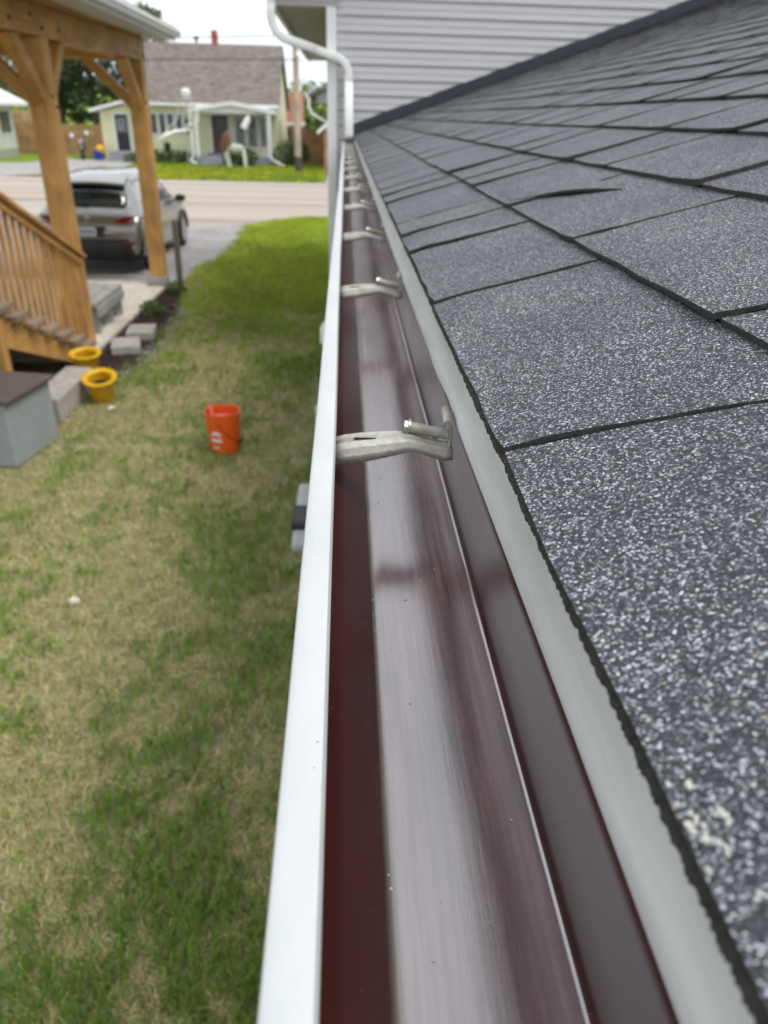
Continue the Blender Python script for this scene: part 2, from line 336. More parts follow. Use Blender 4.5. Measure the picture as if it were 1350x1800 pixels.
# ------------------------------------------------------------------ mesh helpers
def wloc(o):
    v = Vector((0, 0, 0))
    while o is not None:
        v += o.location; o = o.parent
    return v
class MB:
    def __init__(s): s.v = []; s.f = []
    def add(s, vs, fs):
        k = len(s.v); s.v += [tuple(p) for p in vs]; s.f += [tuple(i+k for i in f) for f in fs]; return s
    def box(s, c, d, rot=None):
        x, y, z = (q/2 for q in d); c = Vector(c)
        vs = [Vector(p) for p in ((-x, -y, -z), (x, -y, -z), (x, y, -z), (-x, y, -z), (-x, -y, z), (x, -y, z), (x, y, z), (-x, y, z))]
        if rot is not None: vs = [rot @ p for p in vs]
        return s.add([p+c for p in vs], [(0, 3, 2, 1), (4, 5, 6, 7), (0, 1, 5, 4), (1, 2, 6, 5), (2, 3, 7, 6), (3, 0, 4, 7)])
    def b2(s, a, b): return s.box([(p+q)/2 for p, q in zip(a, b)], [abs(q-p) for p, q in zip(a, b)])
    def beam(s, a, b, w, h, up=(0, 0, 1)):
        a, b = Vector(a), Vector(b); d = b-a; z = d.normalized(); x = Vector(up).cross(z)
        if x.length < 1e-4: x = Vector((1, 0, 0))
        x.normalize(); y = z.cross(x)
        R = Matrix((x, y, z)).transposed()
        return s.box((a+b)/2, (w, h, d.length), R)
    def tube(s, pts, r, n=10, cap=True):
        pts = [Vector(p) for p in pts]; rs = r if isinstance(r, (list, tuple)) else [r]*len(pts)
        vs = []; fs = []; px = None
        for i, p in enumerate(pts):
            d = (pts[min(i+1, len(pts)-1)]-pts[max(i-1, 0)]).normalized()
            if px is None:
                px = d.orthogonal().normalized()
            else:
                px = (px - d*px.dot(d)).normalized()
            py = d.cross(px)
            for k in range(n):
                a = 2*math.pi*k/n; vs.append(p+(px*math.cos(a)+py*math.sin(a))*rs[i])
        for i in range(len(pts)-1):
            for k in range(n):
                a = i*n+k; b = i*n+(k+1) % n; fs.append((a, b, b+n, a+n))
        if cap:
            fs.append(tuple(range(n-1, -1, -1))); fs.append(tuple((len(pts)-1)*n+k for k in range(n)))
        return s.add(vs, fs)
    def lathe(s, prof, c=(0, 0, 0), n=28, sx=1, sy=1):
        vs = []; fs = []; m = len(prof)
        for r, z in prof:
            for k in range(n):
                a = 2*math.pi*k/n; vs.append((c[0]+r*math.cos(a)*sx, c[1]+r*math.sin(a)*sy, c[2]+z))
        for i in range(m-1):
            for k in range(n): fs.append((i*n+k, i*n+(k+1) % n, (i+1)*n+(k+1) % n, (i+1)*n+k))
        return s.add(vs, fs)
    def extr(s, prof, ys, fn=None, closed=False):
        """profile of (x,z) swept along Y at stations ys"""
        vs = []; fs = []; m = len(prof)
        for y in ys:
            for (x, z) in prof: vs.append(fn(x, y, z) if fn else (x, y, z))
        for j in range(len(ys)-1):
            for i in range(m if closed else m-1):
                a = j*m+i; b = j*m+(i+1) % m; fs.append((a, b, b+m, a+m))
        if closed:
            fs.append(tuple(range(m))); fs.append(tuple((len(ys)-1)*m+i for i in range(m-1, -1, -1)))
        return s.add(vs, fs)
    def poly(s, pts, z0, z1):
        n = len(pts); vs = [(x, y, z0) for x, y in pts]+[(x, y, z1) for x, y in pts]
        return s.add(vs, [tuple(range(n-1, -1, -1)), tuple(range(n, 2*n))]+[(i, (i+1) % n, n+(i+1) % n, n+i) for i in range(n)])
    def mesh(s, name):
        me = bpy.data.meshes.new(name); me.from_pydata(s.v, [], s.f); me.update(); return me
    def build(s, name, mat, parent=None, smooth=False, bevel=0, solid=0, fixn=True):
        me = s.mesh(name)
        if fixn:
            bm = bmesh.new(); bm.from_mesh(me); bmesh.ops.recalc_face_normals(bm, faces=bm.faces); bm.to_mesh(me); bm.free()
        me.materials.append(MATS[mat]); o = bpy.data.objects.new(name, me); COL.objects.link(o)
        if parent is not None: o.parent = parent; o.location = -wloc(parent)
        if smooth:
            me.polygons.foreach_set('use_smooth', [True]*len(me.polygons))
            if smooth != 'all': 
                try: me.set_sharp_from_angle(angle=math.radians(smooth if smooth is not True else 35))
                except Exception: pass
        if solid:
            md = o.modifiers.new('solid', 'SOLIDIFY'); md.thickness = solid; md.offset = 0
        if bevel:
            md = o.modifiers.new('bevel', 'BEVEL'); md.width = bevel; md.segments = 2; md.limit_method = 'ANGLE'; md.angle_limit = math.radians(40)
        return o
def empty(name, loc):
    o = bpy.data.objects.new(name, None); o.empty_display_size = .1; COL.objects.link(o); o.location = loc; return o
def tag(o, label, cat, group=None, kind=None):
    o['label'] = label; o['category'] = cat
    if group: o['group'] = group
    if kind: o['kind'] = kind
    return o
def thing(name, loc, label, cat, group=None): return tag(empty(name, loc), label, cat, group)
def struct(o): o['kind'] = 'structure'; return o
def copy_tree(o, parent=None):
    c = o.copy(); COL.objects.link(c); c.parent = parent
    for ch in list(o.children): copy_tree(ch, c)
    return c
def vnoise(x, y, seed=0):
    xi = np.floor(x).astype(np.int64); yi = np.floor(y).astype(np.int64); xf = x-xi; yf = y-yi
    def h(a, b):
        n = (a*374761393 + b*668265263 + seed*982451653) & 0x7fffffff
        n = ((n ^ (n >> 13))*1274126177) & 0x7fffffff
        return ((n ^ (n >> 16)) & 0xffff)/65535.0
    u = xf*xf*(3-2*xf); v = yf*yf*(3-2*yf)
    return (h(xi, yi)*(1-u)+h(xi+1, yi)*u)*(1-v)+(h(xi, yi+1)*(1-u)+h(xi+1, yi+1)*u)*v
def fbm(x, y, seed=0, o=4):
    s = 0; a = .5; tot = 0
    for i in range(o):
        s = s+a*vnoise(x*2**i, y*2**i, seed+i*11); tot += a; a *= .55
    return s/tot
def wav(y, seed, f=1.0):
    return (math.sin(y*2.1*f+seed)+.6*math.sin(y*5.3*f+seed*2.3)+.35*math.sin(y*11.7*f+seed*3.1))/1.95

# ------------------------------------------------------------------ ground, road, lawns
def sheet(name, pts, z, mat, sub=None):
    mb = MB(); mb.add([(x, y, z) for x, y in pts], [tuple(range(len(pts)))])
    o = mb.build(name, mat, fixn=False); return struct(o)
sheet('ground', [(-400, -60), (400, -60), (400, 700), (-400, 700)], -.012, 'verge')
sheet('lawn_soil', [(-9, -4), (1.5, -4), (1.5, 23.2), (-1.2, 23.25), (-1.9, 21.9), (-2.7, 20.3), (-9, 20)], -.006, 'soil')
road = sheet('road', [(-120, 20.4), (-12, 20.4), (-4.0, 20.8), (-2.6, 21.0), (-1.6, 22.2), (-.8, 23.0), (2, 23.3), (120, 23.3), (120, 35.5), (-120, 35.5)], 0.0, 'bleached_asphalt')
for nm, y0 in (('road_line', 28.2), ('road_line', 28.55)):
    mb = MB(); mb.add([(-110, y0, .004), (110, y0, .004), (110, y0+.13, .004), (-110, y0+.13, .004)], [(0, 1, 2, 3)])
    mb.build(nm, 'line_paint', road, fixn=False)
sheet('gravel_driveway', [(-9, 13.1), (-2.95, 13.1), (-2.7, 13.6), (-2.62, 15.2), (-2.45, 16.6), (-2.5, 18.2), (-2.42, 19.6), (-2.6, 20.9), (-3.6, 20.9), (-9, 20.7)], .002, 'drive_gravel')
sheet('far_driveway', [(-40, 35.6), (-14.8, 35.6), (-13.2, 37.6), (-11.2, 39.6), (-12.3, 50), (-40, 50)], .003, 'far_drive')
sheet('far_driveway', [(-.9, 35.6), (6, 35.6), (6, 60), (-.9, 60)], .003, 'far_drive')
far = sheet('far_lawn', [(-13.0, 35.6), (-1.0, 35.6), (-1.0, 50), (-12.2, 50), (-10.9, 39.8), (-12.6, 38.0)], .008, 'far_grass')
sheet('far_lawn', [(-40, 45), (-17.5, 45), (-16, 53.9), (-40, 53.9)], .011, 'far_grass')
hill = MB()
hx = [-200, -120, -60, -30, 0, 40, 120, 200]
hill.add([(x, 95, -.3) for x in hx]+[(x, 200, 6+2*math.sin(x*.05)) for x in hx]+[(x, 420, 13+4*math.sin(x*.03)) for x in hx],
         [(i+k*8, i+1+k*8, i+9+k*8, i+8+k*8) for k in range(2) for i in range(7)])
struct(hill.build('hill', 'far_grass', smooth=True))

# grass blades (one mass nobody could count)
def blades(name, label, x, y, L, Wd, lean, col, mat='blades', z0=0.0):
    n = len(x); az = NR.uniform(0, 2*np.pi, n); a2 = az+NR.uniform(-1.5, 1.5, n)
    dx, dy = np.cos(az), np.sin(az)
    sxv, syv = -dy*Wd/2, dx*Wd/2
    hz = L*np.cos(lean); hr = L*np.sin(lean)
    V = np.zeros((n, 5, 3))
    V[:, 0] = np.stack([x-sxv, y-syv, np.full(n, z0)], 1); V[:, 1] = np.stack([x+sxv, y+syv, np.full(n, z0)], 1)
    mx_, my_ = x+dx*hr*.42, y+dy*hr*.42; mz = z0+hz*.62
    V[:, 2] = np.stack([mx_+sxv*.8, my_+syv*.8, mz], 1); V[:, 3] = np.stack([mx_-sxv*.8, my_-syv*.8, mz], 1)
    V[:, 4] = np.stack([mx_+np.cos(a2)*hr*.6, my_+np.sin(a2)*hr*.6, z0+hz], 1)
    me = bpy.data.meshes.new(name); me.vertices.add(n*5); me.vertices.foreach_set('co', V.ravel())
    b = np.arange(n)[:, None]*5
    lv = np.concatenate([b+np.array([[0, 1, 2, 3]]), b+np.array([[3, 2, 4]])], 1).ravel()
    me.loops.add(len(lv)); me.loops.foreach_set('vertex_index', lv.astype(np.int32))
    me.polygons.add(2*n); st = (np.arange(n)[:, None]*7+np.array([[0, 4]])).ravel(); me.polygons.foreach_set('loop_start', st.astype(np.int32))
    me.update(calc_edges=True); me.validate()
    ca = me.color_attributes.new('Col', 'FLOAT_COLOR', 'POINT')
    c4 = np.ones((n, 5, 4), np.float32); c4[:, :, :3] = col[:, None, :]; ca.data.foreach_set('color', c4.ravel())
    me.materials.append(MATS[mat]); o = bpy.data.objects.new(name, me); COL.objects.link(o)
    tag(o, label, 'grass', kind='stuff'); return o
def lawn_points(n):
    u = NR.uniform(0, 1, n)
    y = .3*(22.8/.3)**u                       # denser close by
    y = np.where(NR.uniform(0, 1, n) < .35, NR.uniform(.2, 22.8, n), y)
    xl = np.interp(y, [0, 3, 6.9, 7.9, 8.6, 11, 12.8, 13.2, 15.2, 16.6, 19.6, 20.8, 22.0, 23.0], [-1.4, -2.6, -4.2, -2.75, -2.42, -2.40, -2.62, -2.72, -2.6, -2.42, -2.42, -2.5, -1.8, -.9])
    xl = xl-np.where(y > 13, .30, .08)*np.maximum(0, fbm(y*3.0, y*0+.5, 31, 3)-.35)*2-np.abs(NR.normal(0, .05, n))
    x = xl+(NR.uniform(0, 1, n))*(.25-xl)
    return x, y
n0 = 230000
gx, gy = lawn_points(n0)
den = fbm(gx*1.5+3, gy*1.1, 5, 4); fine = fbm(gx*7, gy*5.5, 9, 3)
tw = np.clip((gy-8)/5, 0, 1)
dist_dry = np.exp(-((gx+2.0)/1.0)**2)*np.clip((7.5-gy)/3, 0, 1)*.10
mid_dry = np.exp(-((gx+1.35)/.7)**2-((gy-9.2)/3.2)**2)*.13
green = np.clip((den-.5)*3.9+(fine-.5)*3.4+(fbm(gx*19, gy*15, 21, 2)-.5)*1.6+.60+.14*np.exp(-((gx+.5)/.7)**2)+tw*1.2-dist_dry*3.5-mid_dry*4, .13, .94)
isg = NR.uniform(0, 1, n0) < green
sz = 1+.012*gy
L = np.where(isg, NR.uniform(.035, .085, n0), NR.uniform(.03, .075, n0))*np.minimum(sz, 1.25)
Wd = np.where(isg, NR.uniform(.003, .006, n0), NR.uniform(.002, .0045, n0))*np.minimum(1+.05*gy, 2.4)
lean = np.where(isg, NR.uniform(.1, .9, n0), NR.uniform(.9, 1.5, n0))
cg = np.stack([.115+.085*NR.uniform(0, 1, n0)+.17*tw, .225+.090*NR.uniform(0, 1, n0)+.17*tw, .026+.02*NR.uniform(0, 1, n0)], 1)
_q = NR.uniform(-1, 1, n0); _w = NR.uniform(0, 1, n0)
cs = np.stack([.48+.17*_q, .41+.155*_q+.02*_w, .225+.10*_q-.05*_w], 1)
vb = (.70+.65*fbm(gx*2.3+9, gy*1.3, 41, 4))[:, None]*np.array([[1.05, 1.0, 1.0]])
col = np.where(isg[:, None], cg*vb, cs)
blades('lawn_grass', 'patchy lawn of green tufts and dry straw below the gutter', gx, gy, L, Wd, lean, col)
n1 = 26000
fx = NR.uniform(-13, -1.1, n1); fy = NR.uniform(35.7, 47, n1)
fx = np.where(fx < np.interp(fy, [35.7, 38, 39.8, 47], [-12.9, -12.5, -10.9, -11.6]), -6+NR.uniform(-3, 3, n1), fx)
dand = (fbm(fx*.5, fy*.9, 3, 3) > .53) & (NR.uniform(0, 1, n1) < .4)
fcol = np.where(dand[:, None], np.array([.62, .50, .02]), np.stack([.17+.06*NR.uniform(0, 1, n1), .26+.06*NR.uniform(0, 1, n1), .025+0*fx], 1))
blades('far_lawn_grass', 'bright green lawn with dandelions in front of the cream house', fx, fy, NR.uniform(.05, .12, n1), NR.uniform(.03, .06, n1), NR.uniform(.1, 1, n1), fcol, z0=.01)

# ------------------------------------------------------------------ the house the camera looks along
SL = math.radians(19.3); TS, CS, SS = math.tan(SL), math.cos(SL), math.sin(SL)
EX, EZ = .095, 2.435                       # eave edge of the low roof
YW = 8.56                                  # wall of the taller part
ROOF_TOP = 5.4
def rp(s, y, n=0.0): return (EX+s*CS-n*SS, y, EZ+s*SS+n*CS)
house = thing('house', (2.5, 4, 0), 'grey sided house with low shingled roof filling the right side', 'house')
mb = MB(); mb.add([rp(-.002, -1.2, -.004), rp(ROOF_TOP, -1.2, -.004), rp(ROOF_TOP, YW, -.004), rp(-.002, YW, -.004), rp(.004, -1.2, -.022), rp(ROOF_TOP, -1.2, -.022), rp(ROOF_TOP, YW, -.022), rp(.004, YW, -.022)],
                  [(0, 1, 2, 3), (4, 7, 6, 5), (0, 4, 5, 1), (1, 5, 6, 2), (2, 6, 7, 3), (3, 7, 4, 0)])
roof = mb.build('low_roof', 'felt', house)
# shingle tabs
EXPO = .157
tabs = []
known = {0: [-.75, -.42, -.06, .372, .735, 1.035, 1.195, 1.345, 1.69, 1.85, 2.02, 2.28], 1: [-.5, -.12, .20, .463, .80, 1.13, 1.47, 1.62, 1.83, 2.15, 2.45], 2: [-.4, -.05, .30, .60, .86, 1.19, 1.38, 1.72, 1.90]}
ncourse = int(ROOF_TOP/EXPO)
for c in range(ncourse):
    js = list(known.get(c, [-1.0+RND.uniform(0, .3)]))
    while js[-1] < YW-.02:
        js.append(js[-1]+RND.choice([.15, .17, .18, .24, .28, .33, .34, .36])*RND.uniform(.92, 1.08))
    js[-1] = YW-.002
    skews = [(-.20 if c < 2 else -.10)+RND.uniform(-.06, .05) for _ in js]
    for i in range(len(js)-1):
        if js[i+1]-js[i] < .03: continue
        tabs.append((c, js[i], js[i+1], skews[i], skews[i+1], i))
def tab_mesh(mb, c, y0, y1, k0, k1, idx):
    s0 = c*EXPO-(.004 if c else .006)+(EXPO*.02 if c == 0 else 0)
    s1 = c*EXPO+EXPO+.022
    if c == 0: s1 = EXPO+.022; s0 = -.006
    r = random.Random(c*977+idx*31+5)
    js = r.uniform(-.0025, .0025); lift = r.uniform(0, .0022); thick = r.choice([.0032, .0036, .0058])
    if c == 0: js *= .4
    gap = .0019; cup = r.uniform(.0022, .0056)*(.35 if y0 < .6 else 1 if y0 < 2 else .6); wid = b_ = y1-y0
    a = y0+gap; b = y1-gap
    nu = max(4, min(7, int((b-a)/.04)+1)); nv = 4
    near = b < 3.5
    if not near: nu = 4; nv = 2
    if b < 1.4 and a > 0 and c < 4: nv = 8; nu = 8
    torn = (c == 1 and abs(y0-1.13) < 1e-6)
    T = []; Bm = []
    for u in range(nu):
        fu = u/(nu-1)
        for v in range(nv):
            fv = v/(nv-1)
            s = s0+(s1-s0)*fv+(js*(1-fv))+(r.uniform(-.0013, .0013) if fv == 0 else 0)
            ya = a+k0*(s-s0); yb = b+k1*(s-s0)
            fu = (u/(nu-1))**1.6
            y = ya+(yb-ya)*fu+(r.uniform(-.0015, .0015) if u in (0, nu-1) and near else 0)
            n = .0064-.0054*fv+lift*(1-fv)+cup*math.exp(-fu*wid/.035)*(1-.75*fv)+(r.uniform(-.0006, .0006) if 0 < fv < 1 else 0)
            if thick > .006: n += .0020*(1-fv)
            if c == 0 and v == 0: n -= .002
            T.append(rp(s, y, n)); Bm.append(rp(s, y, n-thick-(.0012 if v == 0 and c else 0)))
    k = nu*nv; fs = []
    for u in range(nu-1):
        for v in range(nv-1):
            q = u*nv+v; fs.append((q, q+1, q+nv+1, q+nv))
    for u in range(nu-1): q = u*nv; fs.append((q, q+nv, q+nv+k, q+k))
    for v in range(nv-1):
        q = v; fs.append((q+k, q+1+k, q+1, q)); q = (nu-1)*nv+v; fs.append((q, q+1, q+1+k, q+k))
    mb.add(T+Bm, fs)
    return len(fs), (nu-1)*(nv-1)
def tab_area(c, y0, y1):
    P = [Vector(rp(c*EXPO, y0)), Vector(rp(c*EXPO+EXPO, y0)), Vector(rp(c*EXPO+EXPO, y1)), Vector(rp(c*EXPO, y1))]
    q = []; vis = False
    for p in P:
        p = p-Vector((0, 0, CAMZ)); d = p.dot(CF)
        d = max(d, .08); q.append((675+1294*p.dot(CR)/d, 900-1294*p.dot(CU)/d))
    vis = any(-150 < a < 1500 and -100 < b < 1950 for a, b in q) and max(p[1] for p in P) > .02
    ar = abs(sum(q[i][0]*q[(i+1) % 4][1]-q[(i+1) % 4][0]*q[i][1] for i in range(4)))/2
    return min(ar, 4e5) if vis else -1
tabs.sort(key=lambda t: -tab_area(t[0], t[1], t[2]))
def build_tabs(lst, name):
    mb = MB(); flags = []
    for t_ in lst:
        nf, nt_ = tab_mesh(mb, *t_); flags += [0]*nt_+[1]*(nf-nt_)
    me = mb.mesh(name); me.materials.append(MATS['asphalt_granules']); me.materials.append(MATS['shingle_edge'])
    me.polygons.foreach_set('material_index', flags); me.update()
    o = bpy.data.objects.new(name, me); COL.objects.link(o); o.parent = roof; o.location = -wloc(roof); return o
for t_ in tabs[:296]: build_tabs([t_], 'shingle')
# a torn, lifted shingle flap
mb = MB(); T = []; Bm = []
for u in range(9):
    t = u/8; s_ = .163+.106*t; y_ = 1.175-.180*t; hgt = .0060*math.sin(math.pi*t**1.25) if 0 < u < 8 else .0004
    for v in range(4):
        q = v/3; T.append(rp(s_+.012*q, y_+.17*q, .0068-.030*(s_-.157)+hgt*(1-q)**1.5+.0012*(1-q))); Bm.append(rp(s_+.012*q, y_+.17*q, .0040-.030*(s_-.157)+hgt*(1-q)**1.5))
fs = [(u*4+v, u*4+v+1, u*4+v+5, u*4+v+4) for u in range(8) for v in range(3)]; ed = [(u*4, u*4+4, u*4+4+36, u*4+36) for u in range(8)]+[(u*4+36, u*4+40, u*4+41, u*4+37) for u in range(8)]
mb.add(T+Bm, fs+ed); me = mb.mesh('shingle'); me.materials.append(MATS['asphalt_granules']); me.materials.append(MATS['shingle_edge']); me.polygons.foreach_set('material_index', [0]*len(fs)+[1]*len(ed))
fl = bpy.data.objects.new('shingle', me); COL.objects.link(fl); fl.parent = roof; fl.location = -wloc(roof); fl['label'] = 'torn shingle flap lifted above a dark slit'
rest = build_tabs(tabs[296:], 'far_shingles'); rest['kind'] = 'stuff'
# dark ragged starter strip; its colour paints in the grit and shadow band
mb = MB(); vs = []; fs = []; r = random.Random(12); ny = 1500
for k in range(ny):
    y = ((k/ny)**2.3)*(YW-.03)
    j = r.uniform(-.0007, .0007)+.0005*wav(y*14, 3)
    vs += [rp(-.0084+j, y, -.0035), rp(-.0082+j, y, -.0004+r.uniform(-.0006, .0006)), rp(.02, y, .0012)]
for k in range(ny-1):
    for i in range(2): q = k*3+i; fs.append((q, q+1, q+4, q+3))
mb.add(vs, fs); mb.build('starter_shadow_strip', 'shingle_edge', roof)
# drip edge
ys = [-.6+.035*i for i in range(int((YW+.55)/.035))]+[YW-.004]
def dfn(x, y, z):
    dent = .0016*math.exp(-((y-.62)/.04)**2)-.0010*math.exp(-((y-.72)/.05)**2)
    low = max(0, min(1, (2.425-z)/.045))
    return (x+.0011*wav(y, 1.2)+low*(.0040-.0042*max(0, min(1, (y-.25)/.7)))+(dent if z < 2.41 else 0), y, z+.0010*wav(y, 4.0))
mb = MB(); mb.extr([(.0915, 2.378), (.0893, 2.3795), (.0893, 2.3845), (.0915, 2.3890), (.0955, 2.400), (.0985, 2.4215), (.0995, 2.4275), (.1040, 2.4300), (.16, 2.449)], ys, dfn)
de = mb.build('drip_edge', 'drip_paint', roof, smooth=50, solid=.0012)
for yn in (.645, 1.31, 2.02, 2.9, 3.8, 4.9, 6.2):
    MB().lathe([(.001, .0), (.0016, -.0004), (.0022, -.0012)], (0, 0, 0), 10).build('nail', 'drip_paint', de, smooth=True)
    nl_ = de.children[-1]; nl_.rotation_euler = (0, math.radians(-80), 0); nl_.location = (.0968+.0011*wav(yn, 1.2), yn, 2.413)
# fascia, soffit, lower wall
MB().b2((.101, -1.2, 2.27), (.125, YW-.003, 2.424)).build('fascia', 'white_vinyl', house)
MB().b2((.126, -1.2, 2.27), (.42, YW-.003, 2.285)).build('low_soffit', 'soffit_paint', house)
MB().b2((.42, -1.2, -.05), (.57, YW-.003, 2.5)).build('low_wall', 'grey_lap', house)
# taller part: siding boards, corner board, eave
wall = MB().b2((-.06, YW+.02, -.05), (9, 16.3, 4.9)).build('tall_wall', 'grey_siding', house)
lap = .1345; z0 = 2.002
for i in range(21):
    a = z0+i*lap
    prof = [(YW+.018, a-.012), (YW-.004, a-.012), (YW-.006, a-.004), (YW-.004, a+.004), (YW+.002, a+.045), (YW-.001, a+.055), (YW+.009, a+lap-.014), (YW+.018, a+lap-.014)]
    mb = MB(); m_ = len(prof)
    xs = [-.083, 9.0]
    mb.add([(x, p, q) for x in xs for p, q in prof], [(k, (k+1) % m_, m_+(k+1) % m_, m_+k) for k in range(m_)]+[tuple(range(m_-1, -1, -1)), tuple(range(m_, 2*m_))])
    mb.build('siding_board', 'grey_siding', wall)
mb = MB(); mb.b2((-.183, YW-.028, -.05), (-.085, YW+.09, 3.531)); mb.build('corner_board', 'white_vinyl', house, bevel=.006)
MB().b2((-.176, YW+.092, -.05), (-.061, 16.3, 3.50)).build('tall_side_wall', 'grey_lap', house)
so_ = MB().b2((-.66, YW-.03, 3.533), (-.062, 16.5, 3.545)).build('soffit', 'soffit_paint', house)
for k in range(40):
    yk = YW+.2+k*.2
    if yk < 16.4: MB().b2((-.64, yk, 3.529), (-.185, yk+.008, 3.5335)).build('soffit_groove', 'soffit_grey', so_) if k < 24 else None
MB().b2((-.675, YW-.03, 3.50), (-.661, 16.5, 3.72)).build('eave_fascia', 'white_vinyl', house)
mb = MB(); mb.add([(-.66, YW-.032, 3.546), (-.062, YW-.032, 3.546), (-.062, YW-.032, 3.92), (-.66, YW-.032, 3.72), (-.66, YW+.02, 3.546), (-.062, YW+.02, 3.546), (-.062, YW+.02, 3.92), (-.66, YW+.02, 3.72)],
                  [(0, 1, 2, 3), (4, 7, 6, 5), (0, 4, 5, 1), (1, 5, 6, 2), (2, 6, 7, 3), (3, 7, 4, 0)])
mb.build('eave_return', 'soffit_grey', house)
mb = MB(); mb.add([(-.72, YW-.2, 3.725), (4.2, YW-.2, 5.6), (9.1, YW-.2, 3.725), (-.72, 16.6, 3.725), (4.2, 16.6, 5.6), (9.1, 16.6, 3.725),
                   (-.72, YW-.2, 3.765), (4.2, YW-.2, 5.64), (9.1, YW-.2, 3.765), (-.72, 16.6, 3.765), (4.2, 16.6, 5.64), (9.1, 16.6, 3.765)],
                  [(0, 1, 4, 3), (1, 2, 5, 4), (6, 9, 10, 7), (7, 10, 11, 8), (0, 3, 9, 6), (2, 8, 11, 5), (0, 6, 7, 1), (1, 7, 8, 2), (3, 4, 10, 9), (4, 5, 11, 10)])
mb.build('tall_roof', 'grey_shingles', house)
# flashing strip where the low roof meets the wall
mb = MB()
for k in range(18):
    a, b = -.03+k*.3, -.03+k*.3+.306
    o_ = .0009*(k % 2)
    mb.add([rp(a, YW-.008-o_, .006), rp(b, YW-.008-o_, .006), rp(b, YW-.008-o_, .105+.004*(k % 2)), rp(a, YW-.008-o_, .105+.004*(k % 2)), rp(a, YW-.10, .012+o_), rp(b, YW-.10, .012+o_), rp(b, YW-.012, .016+o_), rp(a, YW-.012, .016+o_)],
           [(0, 1, 2, 3), (4, 5, 6, 7)])
mb.build('flashing', 'flashing', house, solid=.002)

# ------------------------------------------------------------------ gutter
gut = thing('rain_gutter', (.04, 4, 2.29), 'long open gutter with white front lip and glossy brown inside', 'gutter')
ys = [-.6+.04*i for i in range(int((YW+.56)/.04))]+[YW-.012]
def gfn(x, y, z):
    k = max(0, min(1, (z-2.29)/.06)) if x > .05 else 0
    floor = 1 if z < 2.2975 else 0
    return (x+.0012*wav(y, 2.0)*(1 if x > .08 else .5), y, z+floor*(.0004*wav(y*1.7, x*40)+.0002*wav(y*3.1, 2+x*60)))
prof = [(-.0105, 2.3735), (-.0200, 2.3725), (-.0224, 2.367), (-.0224, 2.348), (-.0190, 2.3415), (-.0125, 2.335), (-.0050, 2.3275), (-.0008, 2.3215), (.0035, 2.3155), (.0100, 2.3070), (.0160, 2.2985), (.0185, 2.2950), (.0205, 2.2940)]
prof += [(.0205+(.0915-.0205)*k/10, 2.2940+.0012*math.sin(math.pi*k/10)) for k in range(1, 11)]
prof += [(.0935, 2.2945), (.0950, 2.2965), (.0955, 2.2990), (.0945, 2.3005), (.0958, 2.3030), (.0972, 2.325), (.0986, 2.350), (.0984, 2.3535), (.0976, 2.386)]
mb = MB(); mb.extr(prof, ys, gfn)
tr = mb.build('trough', 'brown_enamel', gut, smooth=40, solid=.0006)
mb = MB()
po = [(-.0094, 2.3655), (-.0085, 2.3740), (-.0098, 2.3768), (-.0220, 2.3770), (-.0243, 2.3755), (-.0252, 2.3720), (-.0252, 2.3480), (-.0215, 2.3395), (-.0150, 2.3325), (-.0075, 2.3250), (-.0035, 2.3190), (.0010, 2.3125), (.0075, 2.3045), (.0140, 2.2955), (.0170, 2.2915), (.0200, 2.2905), (.1005, 2.2905)]
mb.extr(po, ys, lambda x, y, z: (x+.0008*wav(y, 2.0), y, z+(.0006*wav(y, 5.0) if z > 2.36 else 0)))
mb.build('front_lip', 'white_aluminium', gut, smooth=40, solid=.0011)
MB().add([(-.024, YW-.016, 2.2905), (.098, YW-.016, 2.2905), (.098, YW-.016, 2.372), (-.024, YW-.016, 2.372)], [(0, 1, 2, 3)]).build('end_cap', 'brown_enamel', gut, solid=.001)
